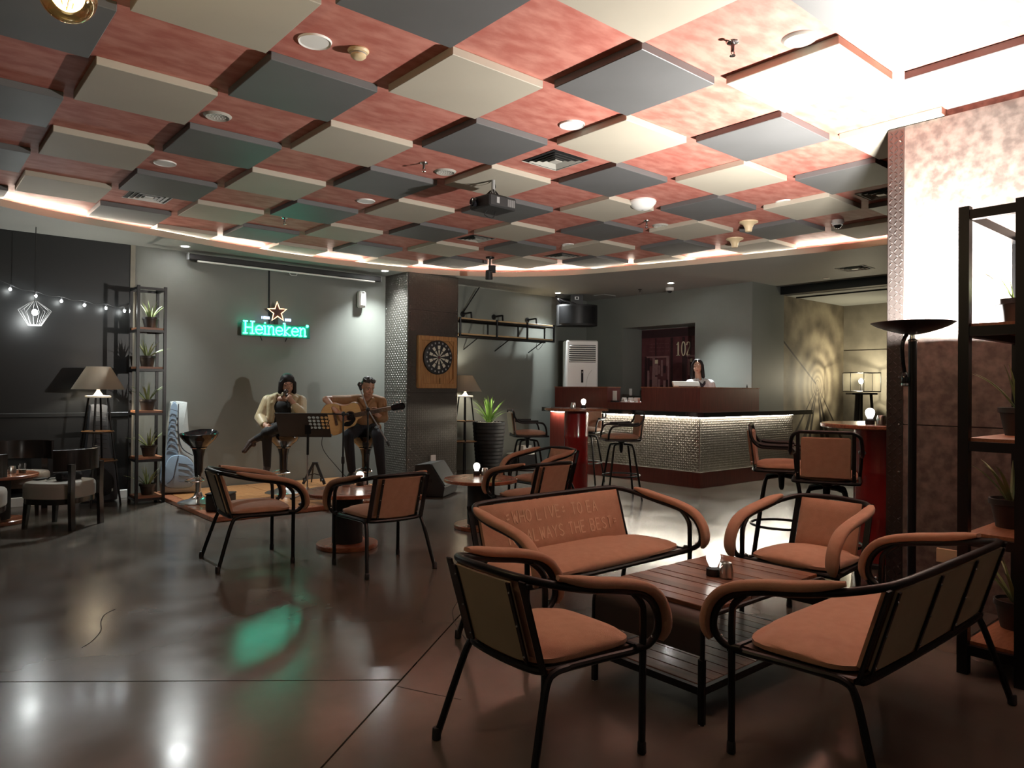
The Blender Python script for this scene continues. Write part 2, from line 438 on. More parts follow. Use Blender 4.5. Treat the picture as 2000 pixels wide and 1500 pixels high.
STROKES = {
 'A': [[(0, 0), (.5, 1), (1, 0)], [(.2, .38), (.8, .38)]], 'B': [[(0, 0), (0, 1), (.7, 1), (.85, .78), (.65, .53), (0, .53)], [(.65, .53), (.95, .28), (.75, 0), (0, 0)]],
 'E': [[(.9, 0), (0, 0), (0, 1), (.9, 1)], [(0, .52), (.75, .52)]], 'H': [[(0, 0), (0, 1)], [(1, 0), (1, 1)], [(0, .5), (1, .5)]], 'I': [[(.5, 0), (.5, 1)]],
 'L': [[(0, 1), (0, 0), (.85, 0)]], 'O': [[(.5, 1), (.08, .8), (0, .5), (.08, .2), (.5, 0), (.92, .2), (1, .5), (.92, .8), (.5, 1)]],
 'R': [[(0, 0), (0, 1), (.75, 1), (.9, .76), (.7, .5), (0, .5)], [(.45, .5), (.95, 0)]], 'S': [[(.95, .85), (.55, 1), (.1, .85), (.15, .6), (.8, .4), (.95, .18), (.5, 0), (.02, .14)]],
 'T': [[(0, 1), (1, 1)], [(.5, 1), (.5, 0)]], 'V': [[(0, 1), (.5, 0), (1, 1)]], 'W': [[(0, 1), (.25, 0), (.5, .75), (.75, 0), (1, 1)]], 'Y': [[(0, 1), (.5, .5), (1, 1)], [(.5, .5), (.5, 0)]],
 '=': [[(.1, .68), (.7, .78)], [(.1, .36), (.7, .42)]], '>': [[(.1, .75), (.8, .68)], [(.1, .45), (.8, .5)]]}
def stroke_text(mb, txt, place, size, w=0.62, gap=0.30, r=0.004, n=5, flat=None):
    """letters as thin raised strokes; place(u, v) -> 3D point"""
    x = 0
    for ch in txt:
        if ch == ' ': x += size * 0.5; continue
        for line in STROKES[ch]:
            pts = []
            for (a, b), (c, d) in zip(line, line[1:]):
                for k in range(4): t = k / 4; pts.append(place(x + (a + (c - a) * t) * w * size, (b + (d - b) * t) * size))
            pts.append(place(x + line[-1][0] * w * size, line[-1][1] * size))
            if flat: mb.sweep(pts, [(-0.0008, -r), (0.0008, -r), (0.0008, r), (-0.0008, r)], flat)
            else: mb.tube(pts, r, n)
        x += size * (w + gap)
    return x
# ================================================================ THE SETTING
XW0, XW1, YW0, YW1, ZS, ZC = -3.5, 10.83, -3.0, 9.42, 2.98, 3.112   # room, soffit and ceiling heights
def struct(name, mb, m, label=None, parent=None, smooth=False):
    o = mb.build(name, m, parent, smooth); o['kind'] = 'structure'
    if label: o['label'] = label
    return o
# ---- floor: concrete slabs with saw-cut joints
def clip(poly, p, n):
    out = []
    for i, a in enumerate(poly):
        b = poly[(i + 1) % len(poly)]
        da = (a[0] - p[0]) * n[0] + (a[1] - p[1]) * n[1]; db = (b[0] - p[0]) * n[0] + (b[1] - p[1]) * n[1]
        if da >= 0: out.append(a)
        if (da >= 0) != (db >= 0):
            t = da / (da - db); out.append((a[0] + (b[0] - a[0]) * t, a[1] + (b[1] - a[1]) * t))
    return out
def halfplane(p, d, side, g):
    L = math.hypot(*d); n = (-d[1] / L * side, d[0] / L * side); return ((p[0] + n[0] * g, p[1] + n[1] * g), n)
floor = struct('floor', MB().box(((XW0 + 13) / 2, (YW0 + YW1) / 2, -0.05), (13 - XW0, YW1 - YW0 + 0.2, 0.06)), 'groove', 'polished brown-grey concrete floor with saw-cut joints')
RECT = [(XW0, YW0), (13, YW0), (13, YW1), (XW0, YW1)]
J1 = ((1.15, 2.34), (1.43, 1.10)); J2 = ((1.08, 3.36), (1.39, -1.11)); J3 = ((1.92, 6.76), (0.68, -0.76)); g = 0.004
for s1, cuts in ((1, ((J2, 1), (J3, -1))), (1, ((J2, -1),)), (1, ((J2, 1), (J3, 1))), (-1, ())):
    poly = clip(RECT, *halfplane(*J1, s1, g))
    for J, sd in cuts: poly = clip(poly, *halfplane(*J, sd, g if J is J2 else 0.0015))
    if len(poly) > 2:
        MB().prism(poly, -0.03, 0.0).build('slab', 'floor_concrete', floor, False)
for pts, w in (([(160, 1265), (180, 1252), (197, 1232), (197, 1215), (205, 1200), (225, 1190)], 0.0025), ([(915, 1255), (890, 1220), (885, 1190), (905, 1165), (935, 1150)], 0.002), ([(1010, 1215), (1050, 1195), (1100, 1190)], 0.0015), ([(775, 1340), (830, 1352), (900, 1366)], 0.002)):
    mb = MB(); Pc = catmull([G(x, y, 0.0006) for x, y in pts], 4); mb.sweep(Pc, [(-0.0004, -w), (0.0004, -w), (0.0004, w), (-0.0004, w)], (0, 0, 1)); mb.build('crack', 'groove', floor, False)
# ---- walls
struct('wall_back', MB().box(((2.17 + 10.02) / 2, YW1 + 0.075, 1.56), (10.02 - 2.17, 0.15, 3.14)), 'wall_green', 'grey-green painted wall behind the stage')
wd = struct('wall_left', MB().box(((XW0 + 2.13) / 2, YW1 + 0.075, 1.56), (2.13 - XW0, 0.15, 3.14)), 'wall_dark', 'near-black satin wall behind the tub chairs')
struct('trim_1', MB().box((2.15, YW1 + 0.055, 1.55), (0.05, 0.15, 3.1)), 'concrete_grey', 'rough pale vertical strip where dark and grey walls meet')
struct('trim_2', MB().box(((XW0 + 2.13) / 2, YW1 - 0.008, 0.985), (2.13 - XW0, 0.02, 0.05), bevel=0.006), 'wall_dark', 'dado rail across the dark wall')
struct('baseboard_left', MB().box(((XW0 + 2.13) / 2, YW1 - 0.01, 0.05), (2.13 - XW0, 0.024, 0.1), bevel=0.004), 'white_plastic', 'white baseboard under the dark wall')
wb = MB(); XB = 9.9; T = 0.12                                   # bar wall with its niche
ny0, ny1, nz0, nz1, nd = 7.0, 8.53, 0.9, 2.42, 0.46
wb.box((XB + T / 2, (5.975 + ny0) / 2, 1.56), (T, ny0 - 5.975, 3.14)); wb.box((XB + T / 2, (ny1 + YW1) / 2, 1.56), (T, YW1 - ny1, 3.14))
wb.box((XB + T / 2, (ny0 + ny1) / 2, (nz1 + 3.13) / 2), (T, ny1 - ny0, 3.13 - nz1)); wb.box((XB + T / 2, (ny0 + ny1) / 2, nz0 / 2), (T, ny1 - ny0, nz0))
wb.cur = 1
for y, s in ((ny1 + 0.028, 1), (ny0 - 0.028, -1)): wb.box((XB + T + nd / 2 - 0.05, y, (nz0 + nz1) / 2), (nd, 0.05, nz1 - nz0 + 0.1))
for z in (nz1 + 0.028, nz0 - 0.028): wb.box((XB + T + nd / 2 - 0.05, (ny0 + ny1) / 2, z), (nd, ny1 - ny0, 0.05))
wb.box((XB + nd + 0.1, (ny0 + ny1) / 2, (nz0 + nz1) / 2), (0.05, ny1 - ny0 + 0.1, nz1 - nz0 + 0.1))
struct('wall_bar', wb, ['wall_green', 'wall_green'], 'grey-green wall behind the bar with a recessed niche')
struct('wall_return', MB().box(((9.905 + XW1) / 2, 6.06, 1.56), (XW1 - 9.905, 0.18, 3.14)), 'wall_green', 'return wall between the bar wall and the tunnel mural')
def mural_mat():
    """printed tunnel mural: rings, rails and a hanging cable seen down a bored tunnel"""
    m = mat('tunnel_print', (0.3, 0.27, 0.2), 0.6); nt, b = nodes_of(m)
    tc = nt.nodes.new('ShaderNodeTexCoord'); sp = nt.nodes.new('ShaderNodeSeparateXYZ'); nt.links.new(tc.outputs['Object'], sp.inputs[0])
    u = mth(nt, 'SUBTRACT', sp.outputs[0], 11.95); v = mth(nt, 'SUBTRACT', sp.outputs[2], 1.42)
    r = mth(nt, 'SQRT', mth(nt, 'ADD', mth(nt, 'MULTIPLY', u, u), mth(nt, 'MULTIPLY', mth(nt, 'MULTIPLY', v, v), 0.72)))
    lr = mth(nt, 'LOGARITHM', mth(nt, 'ADD', r, 0.02), 1.9)
    rings = mth(nt, 'SINE', mth(nt, 'MULTIPLY', lr, 9.0))
    nz = nt.nodes.new('ShaderNodeTexNoise'); nz.inputs['Scale'].default_value = 3.5; nz.inputs['Detail'].default_value = 10; nt.links.new(tc.outputs['Object'], nz.inputs['Vector'])
    val = mth(nt, 'ADD', mth(nt, 'MULTIPLY', rings, 0.09), mth(nt, 'MULTIPLY', nz.outputs[0], 0.55))
    val = mth(nt, 'ADD', val, 0.16)
    below = mth(nt, 'LESS_THAN', v, 0.0)
    slope = mth(nt, 'DIVIDE', u, mth(nt, 'MINIMUM', v, -0.01))
    rail = None
    for k, w in ((0.95, 0.05), (0.50, 0.07), (0.30, 0.05), (-0.20, 0.07), (-0.42, 0.07), (-0.95, 0.05)):
        q = mth(nt, 'LESS_THAN', mth(nt, 'ABSOLUTE', mth(nt, 'SUBTRACT', slope, k)), w); rail = q if rail is None else mth(nt, 'MAXIMUM', rail, q)
    val = mth(nt, 'SUBTRACT', val, mth(nt, 'MULTIPLY', mth(nt, 'MULTIPLY', rail, below), 0.6))
    pipe = mth(nt, 'LESS_THAN', mth(nt, 'ABSOLUTE', mth(nt, 'ADD', mth(nt, 'MULTIPLY', u, 0.62), v)), 0.02)
    val = mth(nt, 'SUBTRACT', val, mth(nt, 'MULTIPLY', mth(nt, 'MULTIPLY', pipe, mth(nt, 'LESS_THAN', u, -0.05)), 0.28))
    rp = nt.nodes.new('ShaderNodeValToRGB'); e = rp.color_ramp.elements
    e[0].position = 0.15; e[0].color = (0.03, 0.024, 0.02, 1); e[1].position = 0.75; e[1].color = (0.42, 0.37, 0.26, 1)
    x = e.new(0.42); x.color = (0.19, 0.16, 0.115, 1)
    nt.links.new(val, rp.inputs[0]); nt.links.new(rp.outputs[0], b.inputs['Base Color'])
mural_mat()
struct('wall_mural', MB().box(((XW1 + 12.9) / 2, 6.06, 1.45), (12.9 - XW1, 0.18, 2.9)), 'tunnel_print', 'wall printed with a railway tunnel mural')
struct('wall_alcove', MB().box((12.96, 1.5, 1.45), (0.12, 9.1, 2.9)), 'concrete_grey', 'grey concrete wall at the back of the alcove').location = (0, 0, 0)
struct('trim_3', MB().box((12.89, 1.5, 2.05), (0.008, 8.9, 0.006)), 'groove', 'joint line in the alcove wall')
ac = MB(); ac.box((11.95, 1.5, 2.90), (2.1, 9.0, 0.10))
struct('ceiling_alcove', ac, 'soffit', 'low pale ceiling of the tunnel alcove')
struct('trim_4', MB().box((10.80, 1.48, 3.0), (0.16, 8.98, 0.29)), 'wall_dark', 'dark beam over the alcove opening')
struct('trim_5', MB().box((11.15, 1.48, 2.84), (0.03, 8.9, 0.02)), 'black_matte', 'thin black track in the alcove ceiling')
struct('wall_front', MB().box((4.7, YW0 - 0.06, 1.56), (16.6, 0.12, 3.14)), 'wall_green', 'wall behind the viewer')
struct('wall_side', MB().box((XW0 - 0.06, 3.2, 1.56), (0.12, 12.5, 3.14)), 'wall_green', 'far side wall')
# right-hand concrete wall with its tread-plate corner strip
XR, YR = 5.02, 2.03
wr = struct('wall_right', MB().box((XR + 0.16, (YR + YW0) / 2, 1.53), (0.28, YR - YW0, 3.06)), 'groove', 'brown concrete-clad wall end with a tread-plate corner')
for z0, z1 in ((0.0, 1.108), (1.114, 3.06)):
    for y0, y1 in ((YW0, -1.2), (-1.197, 0.40), (0.403, YR - 0.1)):
        MB().box((XR + 0.012, (y0 + y1) / 2, (z0 + z1) / 2), (0.024, y1 - y0, z1 - z0)).build('panel', 'concrete', wr, False)
MB().box((XR + 0.006, YR - 0.05, 1.53), (0.02, 0.1, 3.06)).box((XR + 0.16, YR + 0.004, 1.53), (0.30, 0.01, 3.06)).build('corner_strip', 'dark_steel', wr, False)
lug = MB()
for i in range(102):
    for k in range(3):
        s = 1 if (i + k) % 2 else -1; z = 0.02 + i * 0.0298; y = YR - 0.018 - k * 0.032
        d = Vector((0, s * 0.011, 0.011)); c = Vector((XR - 0.004, y, z))
        lug.tube([c - d, c - d * 0.4 + Vector((-0.003, 0, 0)), c + d * 0.4 + Vector((-0.003, 0, 0)), c + d], [0.001, 0.0036, 0.0036, 0.001], 5)
tag(lug.build('tread_lug', 'dark_steel', wr), 'raised lugs of the tread plate', kind='stuff')
riv = MB()
for i in range(10): riv.ell((XR - 0.006, YR - 0.075, 0.18 + i * 0.31), (0.004, 0.007, 0.007), nu=8, nv=4)
riv.build('rivet', 'chrome', wr)
# ---- ceiling with its checkerboard of dropped panels
HOLE = [(8.5, 3.44), (8.25, 4.76), (7.92, 6.08), (7.42, 7.53), (6.64, 8.41), (5.63, 8.85), (4.14, 9.0), (3.1, 8.88), (2.18, 8.65), (1.19, 8.43), (.3, 7.93), (-1.0, 7.0), (-1.9, 5.6), (-2.4, 3.4), (-2.3, 1.0), (-1.6, -1.2), (0, -2.2), (3, -2.5), (6, -2.3), (7.8, -.8), (8.5, 1.2)]
HC = Vector((3.0, 3.3, 0)); ring = catmull([(x, y, 0) for x, y in HOLE], 8, True)
ceiling = struct('ceiling', MB().box(((XW0 + XW1) / 2, (YW0 + YW1) / 2, ZC + 0.05), (XW1 - XW0, YW1 - YW0, 0.1)), 'ceil_red', 'red mottled ceiling with a checkerboard of dropped panels')
def inside(p, k=1.0):
    c = False; N = len(ring)
    q = HC.to_2d() + (Vector(p) - HC.to_2d()) / k
    for i in range(N):
        a, b = ring[i], ring[i - 1]
        if (a.y > q.y) != (b.y > q.y) and q.x < (b.x - a.x) * (q.y - a.y) / (b.y - a.y) + a.x: c = not c
    return c
TS, TP, TX, TY, TD = 0.6913, 0.9354, 1.516, 3.768, 0.046
pm = {}
for u in range(-8, 12):
    for v in range(-10, 9):
        if (u + v) % 2: continue
        x0, y0 = TX + u * TS, TY + v * TS; w = TS * TP; x1, y1 = x0 + w, y0 + w
        if not inside(((x0 + x1) / 2, (y0 + y1) / 2), 1.035): continue
        key = (u % 2, round(x1 - x0, 3), round(y1 - y0, 3))
        if key not in pm:
            pm[key] = MB().box((0, 0, 0), (x1 - x0, y1 - y0, TD), bevel=0.003).build('panel', 'panel_grey' if u % 2 == 0 else 'panel_beige', ceiling, False)
            o = pm[key]
        else:
            o = pm[key].copy(); COL.objects.link(o); o.parent = ceiling
        o.location = ((x0 + x1) / 2, (y0 + y1) / 2, ZC - TD / 2)
for v in (-4, -6, -8):                                   # the wall meets the red ceiling between the panels
    a, b = TY + v * TS - (1 - TP) * TS + 0.002, TY + (v + 1) * TS - 0.002
    MB().box((XR + 0.16, (a + b) / 2, 3.085), (0.27, b - a, 0.052)).build('panel', 'concrete', wr, False)
# soffit ring with fascia
sf = MB(); N = len(ring); vs = []
for p in ring:
    d = (p - HC); t = min([((XW1 if d.x > 0 else XW0) - HC.x) / d.x if abs(d.x) > 1e-6 else 99, ((YW1 if d.y > 0 else YW0) - HC.y) / d.y if abs(d.y) > 1e-6 else 99])
    q = HC + d * t
    vs += [Vector((p.x, p.y, ZS)), Vector((p.x, p.y, ZS + 0.07)), Vector((q.x, q.y, ZS)), Vector((q.x, q.y, ZS + 0.07))]
# corner points so that the ring reaches the room corners
fs = []; mi = []
for i in range(N):
    j = (i + 1) % N; a, b = 4 * i, 4 * j
    fs += [(a, b, b + 2, a + 2), (a, a + 1, b + 1, b), (a + 1, a + 3, b + 3, b + 1)]; mi += [0, 1, 0]
sf._add(vs, fs); sf.mi = mi
extra = []
for cx, cy in ((XW0, YW0), (XW1, YW0), (XW1, YW1), (XW0, YW1)):
    best = sorted(range(N), key=lambda i: (vs[4 * i + 2] - Vector((cx, cy, ZS))).length)[:1][0]
    near = [i for i in range(N) if (vs[4 * i + 2] - Vector((cx, cy, ZS))).length < 3.2]
    A = [vs[4 * i + 2] for i in near if abs(vs[4 * i + 2].x - cx) < 1e-4]; B = [vs[4 * i + 2] for i in near if abs(vs[4 * i + 2].y - cy) < 1e-4]
    if A and B:
        a = min(A, key=lambda q: abs(q.y - cy)); b = min(B, key=lambda q: abs(q.x - cx)); o = len(sf.v)
        sf.v += [tuple(a), (cx, cy, ZS), tuple(b)]; sf.f.append((o, o + 1, o + 2)); sf.mi.append(0)
struct('trim_6', sf, ['soffit', 'fascia'], 'curved dropped soffit with a beige edge around the checkerboard ceiling', smooth=True)
cove = []
for p in ring:
    d = (p - HC).normalized(); q = p + d * 0.13; q.z = ZS + 0.082; cove.append(q)
cove = [q for q in cove if q.y > 7.85 or (q.x > 6.5 and q.y > 2.3)]     # the arc that the photograph shows lit
k0 = max(range(len(cove)), key=lambda i: (cove[i] - cove[i - 1]).length); cove = cove[k0:] + cove[:k0]
tag(MB().tube(cove, 0.009, 6).build('cove_light_strip', 'e_cove'), 'warm white light strip running on the ledge of the curved soffit', 'light strip')
# ---- dart pillar
px0, px1, py0 = 5.58, 6.46, 8.81
pil = struct('wall_pillar', MB().box(((px0 + px1) / 2, (py0 + YW1) / 2, ZS / 2), (px1 - px0, YW1 - py0, ZS)), 'black_matte', 'square pillar clad in steel tread plate')
for z0, z1 in ((0.0, 1.247), (1.253, 2.98)):
    MB().box((px0 - 0.004, (py0 + YW1) / 2, (z0 + z1) / 2), (0.008, YW1 - py0, z1 - z0)).build('plate', 'tread_pillar_y', pil, False)
for z0, z1 in ((0.0, 1.247), (1.253, 2.447), (2.453, 2.98)):
    MB().box(((px0 + px1) / 2, py0 - 0.004, (z0 + z1) / 2), (px1 - px0, 0.008, z1 - z0)).build('plate', 'tread_pillar_x', pil, False)
rv = MB()
for z in (0.3, 0.75, 1.21, 1.29, 1.75, 2.2, 2.41, 2.49, 2.85):
    for y in (py0 + 0.03, (py0 + YW1) / 2, YW1 - 0.03): rv.ell((px0 - 0.01, y, z), (0.005, 0.009, 0.009), nu=8, nv=4)
    for x in (px0 + 0.03, (px0 + px1) / 2, px1 - 0.03): rv.ell((x, py0 - 0.01, z), (0.009, 0.005, 0.009), nu=8, nv=4)
rv.build('rivet', 'chrome', pil)
MB().box((6.02, py0 - 0.02, 0.30), (0.09, 0.03, 0.09), bevel=0.006).build('socket', 'white_plastic', pil)
# ---- raised floor behind the bar
struct('floor_bar', MB().box((9.3, 7.6, 0.1), (1.16, 2.8, 0.2)), 'wood_dark', 'raised service floor behind the bar')

# ================================================================ BAR
bar = thing('bar_counter', 'L-shaped bar clad in steel tread plate with red plinth and black ledge', 'bar', (8.27, 5.75, 0))
BX, BY, BE, BR = 0.0, 0.0, 2.95, 2.5      # local: left face x=0 runs along +y, front face y=0 runs along +x
for c, s in (((0.18, BE / 2, 0.105), (0.36, BE, 0.21)), ((0.36 + (BR - 0.36) / 2, 0.12, 0.105), (BR - 0.36, 0.24, 0.21))):
    MB().box(c, s).build('plinth', 'mahogany', bar, False)
MB().box((0.2, (BE - 0.33) / 2, 0.585), (0.34, BE - 0.43, 0.75)).build('left_face', 'tread_y', bar, False)
MB().box(((0.03 + BR) / 2, 0.04, 0.585), (BR - 0.03, 0.02, 0.75)).build('front_face', 'tread_x', bar, False)
part('corner_edge', 'steel', bar, 'box', (0.03, 0.03, 0.585), (0.012, 0.012, 0.75))
MB().box((0.205, BE - 0.18, 0.49), (0.35, 0.38, 0.98)).build('end_panel', 'mahogany', bar, False)
part('metal_lip', 'steel', bar, 'box', (0.18, BE / 2 - 0.1, 0.213), (0.372, BE - 0.2, 0.006)); part('metal_lip', 'steel', bar, 'box', (1.4, 0.12, 0.213), (BR - 0.4, 0.252, 0.006))
L = [(-0.17, -0.17), (BR + 0.25, -0.17), (BR + 0.25, 0.20), (0.42, 0.20), (0.42, BE), (-0.17, BE)]
MB().prism(L, 0.965, 1.03).build('ledge', 'black_gloss', bar, False)
MB().prism([(0.13, 0.10), (1.63, 0.10), (1.63, 0.34), (0.40, 0.34), (0.40, 1.12), (0.13, 1.12)], 1.03, 1.355).build('parapet', 'mahogany', bar, False)
MB().box((0.27, 2.36, 1.19), (0.30, 1.16, 0.325)).build('parapet', 'mahogany', bar, False)
MB().box((0.27, 1.45, 1.08), (0.28, 0.66, 0.10)).build('low_shelf', 'mahogany', bar, False)
part('capping', 'wood_red', bar, 'prism', [(0.12, 0.09), (1.64, 0.09), (1.64, 0.35), (0.41, 0.35), (0.41, 1.13), (0.12, 1.13)], 1.355, 1.367)
part('capping', 'wood_red', bar, 'box', (0.27, 2.36, 1.36), (0.32, 1.18, 0.012))
part('light_strip', 'e_bar', bar, 'box', (-0.004, BE / 2, 0.958), (0.012, BE - 0.1, 0.008)); part('light_strip', 'e_bar', bar, 'box', (BR / 2, -0.0, 0.958), (BR - 0.1, 0.012, 0.008))

# ================================================================ STAGE
st = thing('stage_platform', 'low wooden stage platform with reddish border boards', 'stage', (2.38, 7.2, 0))
SW, SD, SH = 2.45, 2.2, 0.05
MB().box((SW / 2, SD / 2, 0.016), (SW - 0.02, SD - 0.02, 0.032)).build('base', 'wood_dark', st, False)
MB().box((SW / 2, 0.06, 0.025), (SW, 0.12, SH), bevel=0.006).build('border_board', 'wood_red', st)
MB().box((0.06, 0.12 + (SD - 0.12) / 2, 0.025), (0.12, SD - 0.12, SH), bevel=0.006).build('border_board', 'wood_red', st)
y = 0.124
pmesh = None
while y < SD - 0.05:
    w = min(0.11, SD - y)
    for k, (a, b) in enumerate(((0.124, 1.1), (1.104, 1.9), (1.904, SW))):
        MB().box(((a + b) / 2, y + w / 2 - 0.0015, 0.04), (b - a - 0.003, w - 0.003, 0.018)).build('plank', 'wood_orange', st, False)
    y += 0.11
# ================================================================ LOUNGE SEATING
def mir(pts): return [(-x, y, z) for x, y, z in pts]
def make_seat(name, label, cat, w, loc, rotz, nback=1, back='cream_board', fab='fabric', group=None):
    """tubular lounge chair / loveseat; faces local +y; w = half the spacing of the feet"""
    t = thing(name, label, cat, loc, rotz, group)
    BM = 'black_metal'; r = 0.0145
    side = [(w - 0.005, 0.215, 0.388), (w + 0.005, 0.275, 0.392), (w + 0.012, 0.318, 0.438), (w + 0.014, 0.306, 0.515), (w + 0.014, 0.245, 0.578), (w + 0.014, 0.13, 0.614), (w + 0.010, -0.02, 0.640), (w - 0.008, -0.145, 0.668), (w - 0.062, -0.238, 0.692), (w - 0.150, -0.272, 0.700)]
    mid = [] if w < 0.4 else [(x, -0.280, 0.702) for x in (w - 0.35, 0, -(w - 0.35))]
    if w < 0.4: mid = [(0, -0.284, 0.704)]
    rail = catmull(side + mid + mir(side)[::-1], 5)
    MB().tube(rail, r, 10).build('back_rail', BM, t)
    for s in (1, -1):
        pth = catmull([(s * w, 0.25, 0.0), (s * w, 0.25, 0.25), (s * w, 0.25, 0.49), (s * (w + 0.004), 0.236, 0.548), (s * (w + 0.012), 0.185, 0.596)], 5)
        lg = MB().tube(pth, 0.0135, 9).build('leg', BM, t)
        part('foot_cap', 'black_matte', lg, 'lathe', [(0.014, 0.0), (0.017, 0.004), (0.016, 0.04), (0.0135, 0.045)], 10, (s * w, 0.25, 0))
        pth = catmull([(s * (w + 0.005), -0.285, 0.0), (s * (w - 0.02), -0.23, 0.18), (s * (w - 0.042), -0.178, 0.335), (s * (w - 0.044), -0.14, 0.370), (s * (w - 0.040), -0.08, 0.376)], 5)
        lg = MB().tube(pth, 0.0135, 9).build('leg', BM, t)
        part('foot_cap', 'black_matte', lg, 'lathe', [(0.014, 0.0), (0.018, 0.004), (0.0165, 0.04), (0.0135, 0.045)], 10, (s * (w + 0.004), -0.283, 0))
        # arm pad: follows the arm tube from behind the elbow round the front bend
        P = catmull([(s * a, b, c) for a, b, c in side], 5)[8:-9]
        Pp, T_, _ = frames(P); off = []
        for p, tn in zip(Pp, T_):
            nrm = Vector((1, 0, 0)).cross(tn); nrm.x = 0; nrm.normalize()
            if nrm.z < 0 and p.y < 0.2: nrm = -nrm
            if p.y >= 0.2 and (nrm.y < 0): nrm = -nrm
            off.append(p + nrm * 0.026 + Vector((s * 0.006, 0, 0)))
        n = len(off); sc = [min(1.0, 0.45 + 0.55 * math.sin(min(1, i / 4) * PI / 2), 0.45 + 0.55 * math.sin(min(1, (n - 1 - i) / 5) * PI / 2)) for i in range(n)]
        prof = [(0.034 * (abs(math.cos(a)) ** 0.6) * (1 if math.cos(a) > 0 else -1), 0.0185 * (abs(math.sin(a)) ** 0.75) * (1 if math.sin(a) > 0 else -1)) for a in [2 * PI * k / 14 for k in range(14)]]
        MB().sweep(off, prof, (1, 0, 0), sc).build('arm_pad', fab, t)
        part('pad_screw', 'chrome', t, 'ell', (s * (w + 0.014), 0.285, 0.42), (0.004, 0.006, 0.006), nu=8, nv=4)
    # seat frame loop
    lp = catmull([(w - 0.012, 0.235, 0.376), (w - 0.03, 0.05, 0.376), (w - 0.045, -0.10, 0.376), (w - 0.075, -0.172, 0.374), (w - 0.14, -0.19, 0.372), (0, -0.195, 0.37), (-(w - 0.14), -0.19, 0.372), (-(w - 0.075), -0.172, 0.374), (-(w - 0.045), -0.10, 0.376), (-(w - 0.03), 0.05, 0.376), (-(w - 0.012), 0.235, 0.376), (-(w - 0.06), 0.252, 0.376), (0, 0.252, 0.374), (w - 0.06, 0.252, 0.376)], 4, True)
    MB().tube(lp, 0.0135, 9, True).build('seat_frame', BM, t)
    MB().box((0, 0.03, 0.379), (2 * w - 0.09, 0.40, 0.012)).build('seat_base', 'wood_dark', t)
    MB().pillow((0, 0.03, 0.384), (2 * w - 0.055, 0.46, 0.068), dome=0.5, nx=16 if w < 0.4 else 30, taper=0.10 if w < 0.4 else 0.03).build('seat_cushion', fab, t)
    # back: uprights, fixing bars, board and cushion
    def bp(x, k, dy=0.0):     # point on the raked back plane, k=0 bottom, 1 top
        return Vector((x, -0.178 - 0.098 * k + dy, 0.372 + 0.325 * k))
    for s in (1, -1): MB().bar(bp(s * (w - 0.058), 0.0, 0.0), bp(s * (w - 0.058), 0.985), 0.032, 0.007, (0, 1, 0)).build('upright', BM, t)
    e = w - 0.108; tilt = Vector((0, -0.098, 0.325)).normalized(); nf = Vector((0, 0.325, 0.098)).normalized()
    n = 14
    bulge = lambda a: 0.012 * (1 - a * a)
    def slab(nm, m, x0, x1, k0, k1, d0, d1, rb=0.0):
        mb = MB(); vs = []; ny_ = 8
        for lay, d in ((0, d0), (1, d1)):
            for j in range(ny_ + 1):
                for i in range(n + 1):
                    a = -1 + 2 * i / n; b = -1 + 2 * j / ny_
                    x = (x0 + x1) / 2 + a * (x1 - x0) / 2; k = (k0 + k1) / 2 + b * (k1 - k0) / 2
                    if rb and j == 0: k += rb * a * a * a * a
                    dd = d
                    if lay == 1: dd = d0 + (d1 - d0) * max(0.25, (1 - abs(a) ** 8) * (1 - abs(b) ** 8)) ** 0.5
                    p = bp(x, k) + nf * dd + Vector((0, -bulge(x / w) + 0.006, 0)); vs.append(p)
        W = n + 1; O = W * (ny_ + 1); fs = []
        for j in range(ny_):
            for i in range(n):
                q = j * W + i; fs.append((q, q + 1, q + W + 1, q + W)); fs.append((O + q, O + q + W, O + q + W + 1, O + q + 1))
        for i in range(n):
            fs.append((i + 1, i, O + i, O + i + 1)); q = ny_ * W + i; fs.append((q, q + 1, O + q + 1, O + q))
        for j in range(ny_):
            q = j * W; fs.append((q, q + W, O + q + W, O + q)); q = j * W + n; fs.append((q + W, q, O + q, O + q + W))
        mb._add(vs, fs)
        return mb.build(nm, m, t)
    slab('back_cushion', fab, -e - 0.015, e + 0.015, 0.10, 0.955, 0.008, 0.050)
    seg = [(-e + 2 * e * i / nback, -e + 2 * e * (i + 1) / nback) for i in range(nback)]
    for x0, x1 in seg: slab('back_board', back, x0 + 0.004, x1 - 0.004, 0.07, 0.955, -0.010, 0.006, 0.03)
    for i in range(nback + 1):
        x = -e + 2 * e * i / nback; x = max(-e + 0.006, min(e - 0.006, x))
        off = nf * -0.014 + Vector((0, -bulge(x / w) + 0.004, 0))
        fb = MB().bar(bp(x, 0.08) + off, bp(x, 0.96) + off, 0.017, 0.007, (0, 1, 0)).build('fixing_bar', BM, t)
        for k in (0.16, 0.5, 0.86): part('screw', 'chrome', fb, 'ell', bp(x, k) + off + nf * -0.005, (0.0045, 0.003, 0.0045), nu=8, nv=4)
    return t
GL = 'lounge seats around the coffee table'; GR = 'lounge chairs at the round tables'
make_seat('lounge_chair', 'black tube lounge chair with cream back board facing the coffee table end', 'chair', 0.27, (1.845, 1.97, 0), math.radians(-92), group=GL)
lsB = make_seat('loveseat', 'orange two-seat tube loveseat with faded lettering on its backrest', 'loveseat', 0.65, (2.945, 2.815, 0), math.radians(180.5), 3, group=GL)
make_seat('lounge_chair', 'orange tube lounge chair between the coffee table and the concrete wall', 'chair', 0.27, (3.90, 1.985, 0), math.radians(90), group=GL)
make_seat('loveseat', 'two-seat tube loveseat showing cream back boards beside the tall plant shelf', 'loveseat', 0.64, (2.98, 1.235, 0), math.radians(0), 3, group=GL)
